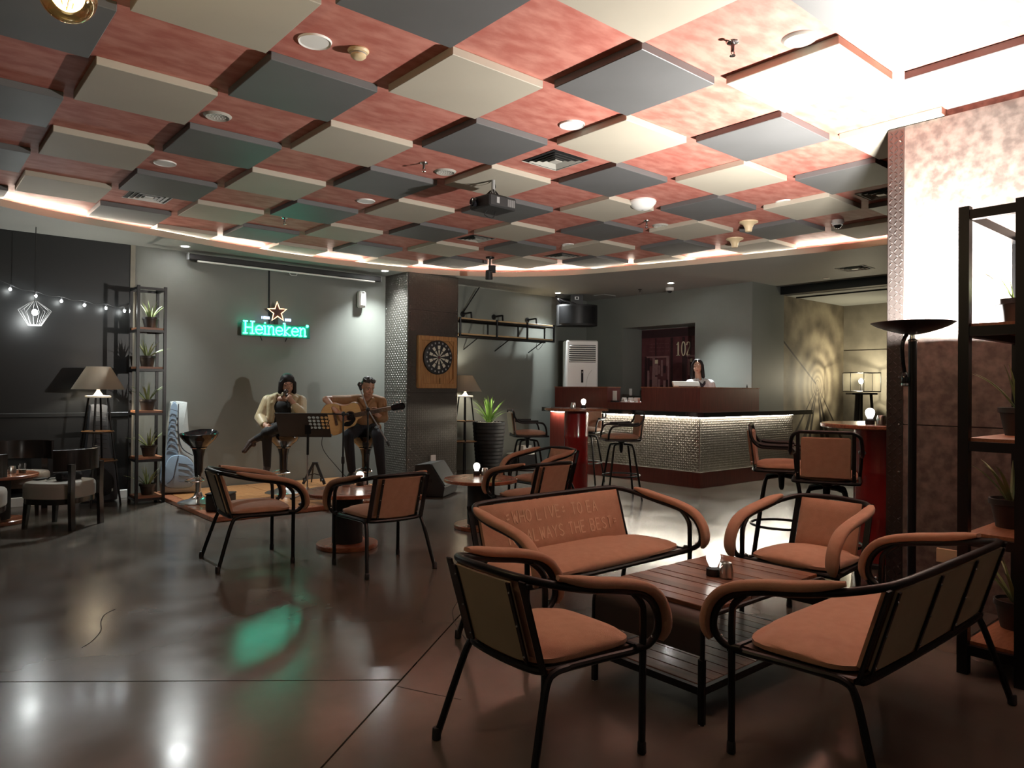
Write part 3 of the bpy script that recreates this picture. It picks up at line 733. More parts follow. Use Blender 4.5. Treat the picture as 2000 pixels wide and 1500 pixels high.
make_seat('lounge_chair', 'tube lounge chair with cream back board at round table before the stage', 'chair', 0.275, (2.08, 5.49, 0), math.radians(-96.5), fab='fabric', group=GR)
make_seat('lounge_chair', 'tube lounge chair with orange fabric back at round table before the stage', 'chair', 0.27, (2.78, 4.70, 0), math.radians(-2), back='fabric', fab='fabric', group=GR)
make_seat('lounge_chair', 'tube lounge chair with its back to the lettered loveseat', 'chair', 0.265, (4.24, 4.63, 0), math.radians(-2), back='fabric', fab='fabric', group=GR)
make_seat('lounge_chair', 'tube lounge chair between round table and red bar table', 'chair', 0.27, (5.12, 5.45, 0), math.radians(88), fab='fabric', group=GR)
# printed words on the lettered loveseat's backrest
def on_back(u, v):
    k = v / 0.34; x = 0.40 - u
    return Vector((x, -0.178 - 0.098 * k, 0.372 + 0.325 * k)) + Vector((0, 0.325, 0.098)).normalized() * 0.0512 + Vector((0, -0.012 * (1 - (x / 0.65) ** 2) + 0.006, 0))
for u0, v0, words in ((0.0, 0.205, ('=WHO', 'LIVE=', 'TO', 'EA')), (0.0, 0.095, ('RE', 'ALWAYS', 'THE', 'BEST>'))):
    u = u0
    for wd_ in words:
        lt = MB(); u += stroke_text(lt, wd_, lambda a, v: on_back(u + a, v + v0), 0.068, 0.52, 0.22, 0.0046, flat=(0, 0.325, 0.098)) + 0.03
        tag(lt.build('lettering', 'letter', lsB), 'faded lighter orange hand lettering', kind='stuff')

# ================================================================ TABLES
ct = thing('coffee_table', 'low wooden coffee table with bent black steel frame and lower shelf', 'table', (2.95, 1.97, 0))
cl, cw, chh = 0.51, 0.29, 0.43
bend = [(-cl, 0.27), (-cl, 0.36)] + [(-cl + 0.07 - 0.07 * math.cos(a), 0.36 + 0.062 * math.sin(a)) for a in (0.35, 0.7, 1.05, 1.4)] + [(-cl + 0.09, chh - 0.008)]
bend = bend + [(-x, z) for x, z in bend[::-1]]
MB().sweep([(x, 0, z) for x, z in bend], [(-cw, -0.003), (cw, -0.003), (cw, 0.003), (-cw, 0.003)], (0, 1, 0)).build('bent_plate', 'dark_steel', ct)
for s in (1, -1):
    pth = [(-cl, s * cw, 0.0), (-cl, s * cw, 0.2)] + [(x, s * cw, z) for x, z in bend[1:-1]] + [(cl, s * cw, 0.2), (cl, s * cw, 0.0)]
    MB().tube(pth, 0.010, 8).build('side_frame', 'black_metal', ct)
    for e in (1, -1):
        part('leg', 'black_metal', ct, 'box', (e * (cl - 0.003), s * (cw - 0.004), 0.13), (0.026, 0.026, 0.26), bevel=0.004)
        part('glide', 'white_plastic', ct, 'lathe', [(0.013, 0.0), (0.013, 0.006)], 8, (e * (cl - 0.003), s * (cw - 0.004), 0.0))
NP = 12
for i in range(NP):
    x = -0.435 + 0.87 * (i + 0.5) / NP
    o = MB().box((x, 0, chh + 0.003 + 0.0012 * (i % 3)), (0.87 / NP - 0.002, 2 * cw - 0.014, 0.02), bevel=0.002).build('plank', ('plank_a', 'plank_b', 'plank_c', 'plank_b', 'plank_a')[i % 5], ct)
for i in range(NP):
    x = -0.48 + 0.96 * (i + 0.5) / NP
    MB().box((x, 0, 0.135), (0.96 / NP - 0.003, 2 * cw - 0.05, 0.018), bevel=0.002).build('shelf_plank', ('plank_a', 'plank_b', 'plank_c', 'plank_b', 'plank_a')[(i + 2) % 5], ct)
for s in (1, -1): part('shelf_rail', 'black_metal', ct, 'box', (0, s * (cw - 0.012), 0.128), (2 * cl, 0.022, 0.03))
for s in (1, -1): part('shelf_rail', 'black_metal', ct, 'box', (s * (cl - 0.012), 0, 0.128), (0.022, 2 * cw, 0.03))

def round_table(loc, label, top='wood_top'):
    t = thing('round_table', label, 'table', loc, 0, 'low round tables')
    part('table_top', top, t, 'lathe', [(0.0001, 0.435), (0.34, 0.435), (0.35, 0.441), (0.35, 0.462), (0.344, 0.468), (0.0001, 0.468)], 40)
    part('column', 'black_matte', t, 'lathe', [(0.125, 0.03), (0.125, 0.436)], 28)
    part('base', top, t, 'lathe', [(0.245, 0.0), (0.25, 0.006), (0.25, 0.034), (0.243, 0.04), (0.0001, 0.04)], 36)
    return t
T1 = (2.89, 5.46); T2 = (4.27, 5.43); T3 = (0.76, 8.42)
round_table((*T1, 0), 'low round wood table on black column in front of the stage', 'wood_red')
round_table((*T2, 0), 'low round wood table on black column behind the lettered loveseat', 'wood_red')
round_table((*T3, 0), 'low round wood table among the black tub chairs', 'wood_red')
def high_table(loc, label, rc, rt):
    t = thing('bar_table', label, 'table', loc, 0, 'red bar-height tables')
    part('table_top', 'wood_top', t, 'lathe', [(0.0001, 1.045), (rt - 0.01, 1.045), (rt, 1.052), (rt, 1.072), (rt - 0.006, 1.078), (0.0001, 1.078)], 44)
    prof = [(rc, 0.0)]
    for z in (0.06, 0.36, 0.38, 0.40, 0.68, 0.70, 0.72, 0.98): prof.append((rc + (0.006 if z in (0.38, 0.70) else 0), z))
    part('column', 'red_paint', t, 'lathe', prof + [(rc, 1.046)], 32)
    part('plinth_ring', 'black_matte', t, 'lathe', [(rc + 0.012, 0), (rc + 0.012, 0.03), (rc, 0.04)], 32)
    return t
HT1 = (6.78, 6.62); HT2 = (5.80, 2.36)
high_table((*HT1, 0), 'tall round table on a red cylinder in front of the bar', 0.155, 0.42)
high_table((*HT2, 0), 'tall round table on a red drum beside the tread-plate wall corner', 0.22, 0.46)

def bulb_lamp(loc, label):
    t = thing('bulb_table_lamp', label, 'lamp', loc, 0, 'bulb table lamps')
    part('base', 'black_matte', t, 'lathe', [(0.031, 0.0), (0.033, 0.004), (0.032, 0.034), (0.024, 0.04), (0.02, 0.044)], 20)
    part('bulb', 'e_table', t, 'lathe', [(0.018, 0.042), (0.022, 0.052), (0.031, 0.072), (0.0335, 0.088), (0.031, 0.104), (0.022, 0.116), (0.010, 0.121), (0.0001, 0.122)], 20)
def steel_cup(loc, label):
    t = thing('steel_cup', label, 'cup', loc, 0, 'brushed steel cups')
    part('body', 'steel', t, 'lathe', [(0.030, 0.0), (0.034, 0.003), (0.034, 0.03), (0.028, 0.066), (0.026, 0.070), (0.024, 0.066), (0.029, 0.03), (0.029, 0.006), (0.0001, 0.005)], 22)
    part('handle', 'chrome', t, 'tube', catmull([(-0.026, 0, 0.06), (-0.040, 0, 0.054), (-0.043, 0, 0.036), (-0.034, 0, 0.022)], 4), 0.0022, 6)
for (bx, by), (cx_, cy_), z, where in (((1393, 1124), (1418, 1128), 0.445, 'the coffee table'), ((703, 948), (676, 950), 0.468, 'the round table before the stage'), ((931, 928), (947, 928), 0.468, 'the glossy round table behind the loveseat')):
    bulb_lamp(G(bx, by, z), 'glowing white bulb lamp on black base standing on ' + where); steel_cup(G(cx_, cy_, z), 'brushed steel cup standing on ' + where)
bulb_lamp((HT1[0] + 0.06, HT1[1] - 0.07, 1.078), 'glowing white bulb lamp on the red-column table by the bar'); steel_cup((HT1[0] - 0.03, HT1[1] + 0.03, 1.078), 'brushed steel cup on the red-column table by the bar')
bulb_lamp((HT2[0] - 0.22, HT2[1] + 0.02, 1.078), 'glowing white bulb lamp on the tall table by the tread-plate corner'); steel_cup((HT2[0] - 0.24, HT2[1] - 0.07, 1.078), 'brushed steel cup on the tall table by the tread-plate corner')
# coaster-like plate on the bar table
tag(part('plate', 'steel', None, 'lathe', [(0.05, 0.0), (0.08, 0.006), (0.082, 0.008), (0.05, 0.004), (0.0001, 0.003)], 24, (HT1[0] - 0.17, HT1[1] + 0.20, 1.0785)), 'flat grey saucer on the red-column table by the bar', 'saucer')
# left table: bulb, cup, tumbler
bulb_lamp((T3[0] + 0.02, T3[1] - 0.16, 0.468), 'glowing white bulb lamp on the table among tub chairs')
steel_cup((T3[0] + 0.13, T3[1] - 0.02, 0.468), 'dark steel cup on the table among tub chairs')
tb = thing('glass_tumbler', 'clear glass tumbler on the table among tub chairs', 'glass', (T3[0] + 0.20, T3[1] - 0.12, 0.468))
part('tumbler', 'glass', tb, 'lathe', [(0.030, 0.0), (0.034, 0.10), (0.032, 0.10), (0.028, 0.006), (0.0001, 0.006)], 20)
part('drink', 'liquid', tb, 'lathe', [(0.0001, 0.007), (0.0275, 0.007), (0.0288, 0.035), (0.0001, 0.035)], 20)

# ================================================================ BAR STOOLS
def make_stool(label, loc, heading, fab='fabric', backm='cream_board'):
    t = thing('bar_stool', label, 'stool', loc, heading - PI / 2, 'swivel bar stools')
    BM = 'black_metal'; w = 0.205; zs = 0.72
    # swivel base
    for sx in (1, -1):
        for sy in (1, -1):
            p = catmull([(sx * 0.03, sy * 0.03, 0.665), (sx * 0.085, sy * 0.085, 0.66), (sx * 0.118, sy * 0.118, 0.62), (sx * 0.16, sy * 0.16, 0.34), (sx * 0.205, sy * 0.205, 0.0)], 5)
            MB().tube(p, 0.0125, 8).build('leg', BM, t)
    MB().tube([(0.225 * math.cos(a), 0.225 * math.sin(a), 0.29) for a in [2 * PI * k / 28 for k in range(28)]], 0.0095, 8, True).build('foot_ring', BM, t)
    part('swivel_post', BM, t, 'lathe', [(0.012, 0.56), (0.02, 0.58), (0.024, 0.64), (0.024, 0.67), (0.045, 0.69), (0.05, 0.715)], 14)
    MB().tube(catmull([(w, 0.20, zs), (w, -0.12, zs), (w - 0.03, -0.19, zs), (0, -0.20, zs), (-w + 0.03, -0.19, zs), (-w, -0.12, zs), (-w, 0.20, zs), (-w + 0.04, 0.225, zs), (0, 0.228, zs), (w - 0.04, 0.225, zs)], 4, True), 0.0125, 8, True).build('seat_frame', BM, t)
    MB().box((0, 0.015, zs + 0.004), (2 * w - 0.03, 0.40, 0.012)).build('seat_base', 'wood_dark', t)
    MB().pillow((0, 0.02, zs + 0.008), (2 * w - 0.02, 0.41, 0.07), dome=0.6).build('seat_cushion', fab, t)
    side = [(w, 0.205, zs), (w + 0.006, 0.20, 0.80), (w + 0.01, 0.165, 0.875), (w + 0.012, 0.09, 0.895), (w + 0.012, -0.08, 0.895), (w + 0.014, -0.155, 0.905), (w + 0.012, -0.205, 0.955), (w + 0.002, -0.222, 1.02), (w - 0.04, -0.228, 1.05), (w - 0.09, -0.230, 1.053)]
    MB().tube(catmull(side + mir(side)[::-1], 5), 0.0125, 8).build('arm_rail', BM, t)
    for s in (1, -1):
        p = [v for v in catmull([(s * a, b, c + 0.018) for a, b, c in side[3:6]], 6)]
        prof = [(0.022 * math.cos(2 * PI * k / 10), 0.014 * math.sin(2 * PI * k / 10)) for k in range(10)]
        MB().sweep(p, prof, (1, 0, 0)).build('arm_pad', 'black_matte', t)
        MB().bar((s * (w - 0.035), -0.19, zs), (s * (w - 0.035), -0.229, 1.05), 0.024, 0.008, (0, 1, 0)).build('upright', BM, t)
        part('screw', 'chrome', t, 'ell', (s * (w - 0.035), -0.205, 0.78), (0.005, 0.014, 0.005), nu=8, nv=4)
    tl = Matrix.Rotation(math.atan2(0.039, 0.33), 3, 'X')
    MB().box((0, -0.205, 0.885), (2 * w - 0.105, 0.034, 0.27), tl, bevel=0.014).build('back_cushion', fab, t)
    MB().box((0, -0.228, 0.885), (2 * w - 0.115, 0.010, 0.26), tl).build('back_board', backm, t)
    return t
ang = lambda v: math.atan2(v[1], v[0])
make_stool('bar stool with cream back, between the palm pot and the red-column table', (6.25, 6.98, 0), ang((0.74, -0.42)))
make_stool('bar stool with its back to the bar front, beside the red-column table', (6.72, 5.80, 0), ang((-0.78, 0.55)))
make_stool('bar stool tucked between the red-column table and the bar', (7.50, 7.12, 0), ang((-0.78, -0.35)), backm='fabric')
make_stool('bar stool showing its back by the tread-plate wall corner', (4.86, 2.36, 0), ang((0.85, 0.38)), 'fabric', 'fabric')
make_stool('bar stool with orange cushion turned towards the red drum table', (5.24, 2.90, 0), ang((0.42, -0.80)), 'fabric', 'fabric')

# ================================================================ TUB CHAIRS (left)
def tub_chair(label, loc, heading):
    t = thing('tub_chair', label, 'chair', loc, heading - PI / 2, 'black tub chairs')
    out = []
    for k in range(28):
        a = 2 * PI * k / 28; c, s = math.cos(a), math.sin(a)
        out.append((0.27 * (abs(c) ** 0.7) * (1 if c > 0 else -1), 0.26 * (abs(s) ** 0.7) * (1 if s > 0 else -1)))
    mb = MB(); lev = [(0.28, 0.96), (0.29, 1.0), (0.385, 1.0), (0.41, 0.985), (0.425, 0.94), (0.432, 0.80), (0.435, 0.4), (0.436, 0.001)]
    vs = [Vector((x * k, y * k, z)) for z, k in lev for x, y in out]; n = len(out); fs = [tuple(range(n))[::-1]]
    for i in range(len(lev) - 1):
        for k in range(n): l = (k + 1) % n; fs.append((i * n + k, i * n + l, (i + 1) * n + l, (i + 1) * n + k))
    mb._add(vs, fs); mb.build('seat', 'seat_grey', t)
    MB().prism([(x * 0.97, y * 0.97) for x, y in out], 0.235, 0.283).build('apron', 'dark_wood', t)
    for s in (1, -1):
        MB().sweep([(s * 0.18, 0.18, 0.24), (s * 0.19, 0.20, 0.0)], [(-0.022, -0.022), (0.022, -0.022), (0.022, 0.022), (-0.022, 0.022)], (1, 0, 0), [1, 0.7]).build('leg', 'dark_wood', t)
        MB().sweep([(s * 0.195, -0.27, 0.0), (s * 0.195, -0.258, 0.30), (s * 0.195, -0.262, 0.60)], [(-0.028, -0.016), (0.028, -0.016), (0.028, 0.016), (-0.028, 0.016)], (1, 0, 0)).build('leg', 'dark_wood', t)
    arc = [(0.31 * math.sin(a), -0.02 - 0.285 * math.cos(a), 0) for a in [(-1.12 + 2.24 * k / 18) for k in range(19)]]
    MB().sweep([Vector((x, y, 0.635)) for x, y, z in arc], [(-0.095, -0.011), (0.095, -0.013), (0.10, 0), (0.095, 0.013), (-0.095, 0.011), (-0.10, 0)], (0, 0, 1)).build('back_slab', 'dark_wood', t)
    return t
tub_chair('black tub chair carrying a handbag on its grey seat', (1.21, 7.90, 0), ang((-0.69, 0.72)))
tub_chair('black tub chair against the dark wall behind the small round table', (1.00, 8.93, 0), ang((-0.25, -0.95)))
tub_chair('black tub chair at the stage-facing side of the small round table', (0.50, 7.62, 0), ang((0.2, 0.97)))
hb = thing('handbag', 'small black handbag with strap lying on a grey tub seat', 'bag', (1.27, 7.83, 0.436), 0.6)
MB().pillow((0, 0, 0), (0.24, 0.10, 0.10), dome=0.3).build('body', 'black_cloth', hb)
MB().tube(catmull([(-0.1, 0.02, 0.07), (-0.14, 0.10, 0.02), (-0.05, 0.15, 0.008), (0.08, 0.12, 0.008), (0.1, 0.03, 0.07)], 5), 0.006, 6).build('strap', 'black_matte', hb)
part('clasp', 'chrome', hb, 'box', (0, -0.05, 0.05), (0.03, 0.006, 0.02))
nb = tag(MB().box((1.06, 7.98, 0.4445), (0.10, 0.06, 0.014), 0.5, bevel=0.004).build('phone_case', 'black_matte'), 'flat black phone on a grey tub seat', 'phone')

# ================================================================ PLANTS AND SHELVES
def leaf_mesh(L, w, lean, curl, thick=0.006):
    """one arching blade, root at origin, leaning towards +x"""
    mb = MB(); path = []; ws = []; n = 9
    for i in range(n + 1):
        t = i / n; a = lean + curl * t; path.append(None)
    p = Vector((0, 0, 0)); pts = [p.copy()]
    for i in range(n):
        a = lean + curl * (i / n) ** 1.5; p = p + Vector((math.sin(a), 0, math.cos(a))) * (L / n); pts.append(p.copy())
    vs = []
    for i, q in enumerate(pts):
        t = i / n; k = w * (0.75 + 0.25 * math.sin(t * PI)) * (1 - t ** 2.2) + 0.0008
        a = lean + curl * t; nx, nz = math.cos(a), -math.sin(a)
        vs += [q + Vector((0, -k, 0)) + Vector((-nx, 0, -nz)) * -0.3 * k, q + Vector((nx, 0, nz)) * thick * -(1 - t), q + Vector((0, k, 0)) + Vector((-nx, 0, -nz)) * -0.3 * k, q + Vector((nx, 0, nz)) * thick * 0.4 * (1 - t)]
    fs = [(0, 1, 2, 3)]
    for i in range(n):
        for k in range(4): l = (k + 1) % 4; fs.append((4 * i + k, 4 * i + l, 4 * i + 4 + l, 4 * i + 4 + k))
    mb._add(vs, fs); return mb
LEAVES = {}
def leaf(kind, m, parent, base, yaw, *a):
    key = (kind, m)
    if key not in LEAVES:
        LEAVES[key] = o = leaf_mesh(*a).build('leaf', m, parent)
    else:
        o = LEAVES[key].copy(); COL.objects.link(o); o.parent = parent
    o.location = base; o.rotation_euler = (0, 0, yaw); return o
def aloe_pot(loc, label, group, seed, potm='dark_pot', s=1.0, leafm='aloe'):
    rnd = random.Random(seed); t = thing('potted_aloe', label, 'plant', loc, rnd.uniform(0, 6), group)
    part('pot', potm, t, 'lathe', [(0.062 * s, 0.0), (0.082 * s, 0.10 * s), (0.090 * s, 0.102 * s), (0.090 * s, 0.125 * s), (0.082 * s, 0.126 * s), (0.078 * s, 0.108 * s), (0.0001, 0.108 * s)], 24)
    part('soil', 'soil', t, 'lathe', [(0.078 * s, 0.10 * s), (0.078 * s, 0.112 * s), (0.0001, 0.116 * s)], 18)
    for k in range(11):
        kind = rnd.choice(('a', 'b', 'c', 'd')); z = 0.11 * s; yaw = k * 2.39 + rnd.uniform(-0.3, 0.3)
        A = {'a': (0.22 * s, 0.011, 0.15, 0.3), 'b': (0.25 * s, 0.010, 0.55, 0.75), 'c': (0.19 * s, 0.011, 0.35, 0.5), 'd': (0.26 * s, 0.009, 0.95, 0.55)}[kind]
        leaf(kind + str(s), leafm, t, (0.018 * math.cos(yaw), 0.018 * math.sin(yaw), z), yaw, *A)
    return t
ls = thing('plant_shelf', 'tall narrow black metal plant shelf beside the stage', 'shelf', (2.215, 8.975, 0))
hw, hd, top = 0.155, 0.175, 2.44
for sx in (1, -1):
    for sy in (1, -1): part('post', 'black_metal', ls, 'box', (sx * (hw - 0.015), sy * (hd - 0.015), top / 2), (0.03, 0.03, top))
LV = (0.06, 0.495, 1.016, 1.51, 1.95)
for z in LV + (top - 0.015,):
    for s in (1, -1):
        part('rail', 'black_metal', ls, 'box', (0, s * (hd - 0.015), z - 0.014), (2 * hw - 0.06, 0.024, 0.028)); part('rail', 'black_metal', ls, 'box', (s * (hw - 0.015), 0, z - 0.014), (0.024, 2 * hd - 0.06, 0.028))
for i, z in enumerate(LV):
    part('shelf_board', 'shelf_wood', ls, 'box', (0, 0, z + 0.012), (2 * hw - 0.034, 2 * hd - 0.034, 0.024))
    where = ('bottom', 'second', 'middle', 'fourth', 'top')[i]
    aloe_pot((2.215 + (0.01, 0.02, 0.0, -0.01, 0.02)[i], 8.955, z + 0.024), f'spiky aloe in a dark brown pot on the {where} board of the stage shelf', 'aloes on the stage shelf', (11, 52, 13, 65, 15)[i], 'dark_pot', 1.0)
rs = thing('plant_shelf', 'tall black metal plant shelf by the concrete wall', 'shelf', (4.27, 1.095, 0))
hw, hd, top = 0.43, 0.135, 2.20
for sx in (1, -1):
    for sy in (1, -1): part('post', 'black_metal', rs, 'box', (sx * (hw - 0.02), sy * (hd - 0.02), top / 2), (0.045, 0.045, top))
LV = (0.135, 0.645, 1.09, 1.63)
for z in LV + (top - 0.02,):
    for s in (1, -1):
        part('rail', 'black_metal', rs, 'box', (0, s * (hd - 0.02), z - 0.02), (2 * hw - 0.085, 0.036, 0.045)); part('rail', 'black_metal', rs, 'box', (s * (hw - 0.02), 0, z - 0.02), (0.036, 2 * hd - 0.085, 0.045))
for i, z in enumerate(LV):
    part('shelf_board', 'shelf_wood', rs, 'box', (0, 0, z + 0.008), (2 * hw - 0.06, 2 * hd - 0.06, 0.02))
    where = ('bottom', 'second', 'third', 'top')[i]
    aloe_pot((4.24 + (0.02, -0.06, 0.08, 0.02)[i], 1.10, z + 0.018), f'green aloe in a dark pot on the {where} board of the concrete-wall shelf', 'aloes on the wall shelf', 31 + i, 'dark_pot', 1.12, 'aloe')
# palm in tall ribbed pot
pp = thing('potted_palm', 'bright green spiky plant in a tall black ribbed pot', 'plant', (7.22, 8.98, 0))
prof = [(0.19, 0.0), (0.20, 0.01)]
for i in range(26):
    z = 0.02 + i * 0.029; prof += [(0.20 + 0.06 * (z / 0.78) + (0.005 if i % 2 else 0.0), z), (0.20 + 0.06 * (z / 0.78) + (0.005 if i % 2 else 0.0), z + 0.02)]
part('pot', 'black_matte', pp, 'lathe', prof + [(0.262, 0.79), (0.25, 0.795), (0.245, 0.76), (0.0001, 0.76)], 40)
pb = MB(); rnd = random.Random(3)
for k in range(70):
    a = rnd.uniform(0, 6.28); r_ = 0.23 * math.sqrt(rnd.random()); pb.ell((r_ * math.cos(a), r_ * math.sin(a), 0.775), (rnd.uniform(.014, .028), rnd.uniform(.014, .024), .016), nu=7, nv=4)
tag(pb.build('pebbles', 'pebble', pp), 'white pebbles covering the soil', kind='stuff')
for k in range(22):
    kind = 'pabcd'[1 + k % 4]; yaw = k * 2.39
    A = {'a': (0.40, 0.02, 0.12, 0.35), 'b': (0.42, 0.022, 0.45, 0.6), 'c': (0.34, 0.02, 0.75, 0.7), 'd': (0.38, 0.02, 0.3, 0.45)}[kind]
    leaf('palm' + kind, 'leaf_green', pp, (0.012 * math.cos(yaw), 0.012 * math.sin(yaw), 0.77 + 0.03 * (k % 3)), yaw, *A)
# ================================================================ LAMPS
tl = thing('torchiere_lamp', 'black bowl torchiere floor lamp shining on the concrete wall', 'floor lamp', (4.50, 1.68, 0))
part('base', 'black_metal', tl, 'lathe', [(0.135, 0.0), (0.14, 0.006), (0.135, 0.018), (0.03, 0.028), (0.026, 0.05)], 32)
MB().sweep([(0, 0, 0.03), (0, 0, 1.62)], [(0.023 * math.cos(2 * PI * k / 14), 0.023 * math.sin(2 * PI * k / 14)) for k in range(14)], (1, 0, 0)).build('pole', 'black_metal', tl)
part('collar', 'chrome', tl, 'lathe', [(0.024, 1.615), (0.026, 1.625), (0.016, 1.632), (0.014, 1.66)], 16)
part('bowl', 'black_metal', tl, 'lathe', [(0.015, 1.655), (0.07, 1.664), (0.14, 1.684), (0.19, 1.704), (0.222, 1.724), (0.216, 1.726), (0.185, 1.711), (0.135, 1.692), (0.07, 1.673), (0.0001, 1.668)], 48)
part('bulb', 'e_torch', tl, 'lathe', [(0.0001, 1.690), (0.022, 1.692), (0.026, 1.705), (0.018, 1.716), (0.0001, 1.719)], 20)
ra = MB().tube(catmull([(-0.03, 0.02, 1.66), (-0.055, 0.035, 1.60), (-0.052, 0.033, 1.50), (-0.040, 0.026, 1.42)], 6), 0.011, 8).build('reading_arm', 'black_gloss', tl)
part('reading_head', 'black_gloss', ra, 'lathe', [(0.017, 1.355), (0.020, 1.36), (0.018, 1.42), (0.010, 1.44)], 14, (-0.040, 0.026, 0))
part('ring', 'chrome', ra, 'lathe', [(0.0185, 1.358), (0.021, 1.36), (0.0205, 1.372)], 14, (-0.040, 0.026, 0))
lamp('torchiere_light', 'POINT', (0, 0, 1.735), P_TORCH, (1.0, 0.95, 0.88), tl, shadow_soft_size=0.05)

def shelf_lamp(loc, label, rz, power):
    t = thing('shelf_floor_lamp', label, 'floor lamp', loc, rz, 'black floor lamps with small round shelves')
    for k in range(4):
        a = PI / 4 + k * PI / 2; c, s = math.cos(a), math.sin(a)
        MB().tube([(0.095 * c, 0.095 * s, 1.185), (0.235 * c, 0.235 * s, 0.0)], 0.011, 8).build('leg', 'black_metal', t)
    for z, r in ((0.80, 0.155), (0.48, 0.19)):
        part('shelf', 'wood_light', t, 'lathe', [(0.0001, z), (r, z), (r + 0.004, z + 0.004), (r + 0.004, z + 0.016), (r, z + 0.02), (0.0001, z + 0.02)], 30)
        part('shelf_ring', 'black_metal', t, 'tube', [((r + 0.008) * math.cos(2 * PI * k / 30), (r + 0.008) * math.sin(2 * PI * k / 30), z + 0.008) for k in range(30)], 0.006, 6, True)
    part('top_plate', 'white_plastic', t, 'lathe', [(0.0001, 1.185), (0.125, 1.185), (0.128, 1.192), (0.125, 1.205), (0.05, 1.21), (0.03, 1.24), (0.018, 1.26), (0.016, 1.30), (0.0001, 1.30)], 26)
    sh = MB(); n = 32
    for r0, r1, flip in ((0.262, 0.118, 0), (0.258, 0.114, 1)):
        o = len(sh.v); sh.v += [(r0 * math.cos(2 * PI * k / n), r0 * math.sin(2 * PI * k / n), 1.275) for k in range(n)] + [(r1 * math.cos(2 * PI * k / n), r1 * math.sin(2 * PI * k / n), 1.525) for k in range(n)]
        q = [(o + k, o + (k + 1) % n, o + n + (k + 1) % n, o + n + k) for k in range(n)]; sh.f += [f[::-1] for f in q] if flip else q; sh.mi += [0] * n
    sh.build('lamp_shade', 'lamp_shade', t)
    part('bulb', 'e_lamp', t, 'ell', (0, 0, 1.36), (0.03, 0.03, 0.042))
    lamp('shelf_lamp_light', 'POINT', (0, 0, 1.42), power, (1.0, 0.91, 0.75), t, shadow_soft_size=0.04)
    return t
shelf_lamp((1.73, 9.02, 0), 'black floor lamp with round shelves and cone shade beside the stage shelf', 0.35, P_SHADE)
shelf_lamp((6.83, 9.10, 0), 'floor lamp with cone shade half hidden behind the dartboard pillar', 0.2, P_SHADE)
# box-shade lamp in the alcove
q = WX(1683, 700, 12.35)
al = thing('tripod_lamp', 'box-shaded floor lamp on black legs in front of the tunnel mural', 'floor lamp', (12.35, q.y, 0), VIEW)
for x, y in ((-0.16, -0.1), (0.16, -0.1), (0.07, 0.14), (-0.07, -0.02)): MB().tube([(x * 0.75, y * 0.8, 1.28), (x * 1.25, y * 1.3, 0.0)], 0.024, 8).build('leg', 'black_matte', al)
part('top_plate', 'black_matte', al, 'box', (0, 0, 1.29), (0.42, 0.24, 0.03))
fr = MB()
for z in (1.33, 1.64):
    fr.tube([(x, y, z) for x, y in ((-.25, -.14), (.25, -.14), (.25, .14), (-.25, .14))], 0.007, 6, True)
for x, y in ((-.25, -.14), (.25, -.14), (.25, .14), (-.25, .14), (-0.03, -.14)): fr.tube([(x, y, 1.33), (x, y, 1.64)], 0.006, 6)
fr.build('shade_frame', 'black_metal', al)
gl = bpy.data.materials.new('gauze'); MATS['gauze'] = gl; gl.use_nodes = True; nt = gl.node_tree
o_ = nt.nodes['Material Output']; nt.nodes.remove(nt.nodes['Principled BSDF']); tr = nt.nodes.new('ShaderNodeBsdfTransparent'); df = nt.nodes.new('ShaderNodeBsdfDiffuse'); df.inputs[0].default_value = (0.16, 0.15, 0.12, 1)
mx = nt.nodes.new('ShaderNodeMixShader'); mx.inputs[0].default_value = 0.22; nt.links.new(tr.outputs[0], mx.inputs[1]); nt.links.new(df.outputs[0], mx.inputs[2]); nt.links.new(mx.outputs[0], o_.inputs[0])
sg = MB()
for y in (-.138, .138): sg._add([(-.245, y, 1.335), (.245, y, 1.335), (.245, y, 1.635), (-.245, y, 1.635)], [(0, 1, 2, 3)])
for x in (-.248, .248): sg._add([(x, -.135, 1.335), (x, .135, 1.335), (x, .135, 1.635), (x, -.135, 1.635)], [(0, 1, 2, 3)])
sg.build('shade', 'gauze', al, False)
part('bulb', 'e_torch', al, 'ell', (-0.01, 0, 1.50), (0.035, 0.035, 0.045)); part('socket', 'black_matte', al, 'lathe', [(0.02, 1.30), (0.02, 1.46)], 12)
lamp('alcove_light', 'POINT', (-0.01, -0.06, 1.53), 48, (1.0, 0.88, 0.62), al, shadow_soft_size=0.04)

# pendant bulb, top left
bp_ = CAM + ray(132, -12) * 2.25
pd = thing('pendant_bulb', 'round amber glass pendant bulb hanging from the checkerboard ceiling', 'lamp', (bp_.x, bp_.y, bp_.z))
part('globe', 'amber_glass', pd, 'ell', (0, 0, 0), (0.082, 0.082, 0.086), nu=28, nv=18)
part('socket', 'black_metal', pd, 'lathe', [(0.026, 0.075), (0.026, 0.14), (0.008, 0.16)], 16)
part('cord', 'black_matte', pd, 'tube', [(0, 0, 0.15), (0, 0, ZC - bp_.z)], 0.004, 6)
fil = MB()
for k in range(5):
    a = k * 1.2566; fil.tube([(0.012 * math.cos(a), 0.012 * math.sin(a), 0.05), (0.022 * math.cos(a + .3), 0.022 * math.sin(a + .3), -0.03)], 0.002, 5)
fil.build('filament', 'e_fil', pd)
lamp('pendant_bulb_light_offscreen', 'POINT', (0, 0, 0.0), P_PEND, (1.0, 0.93, 0.82), pd, shadow_soft_size=0.06)
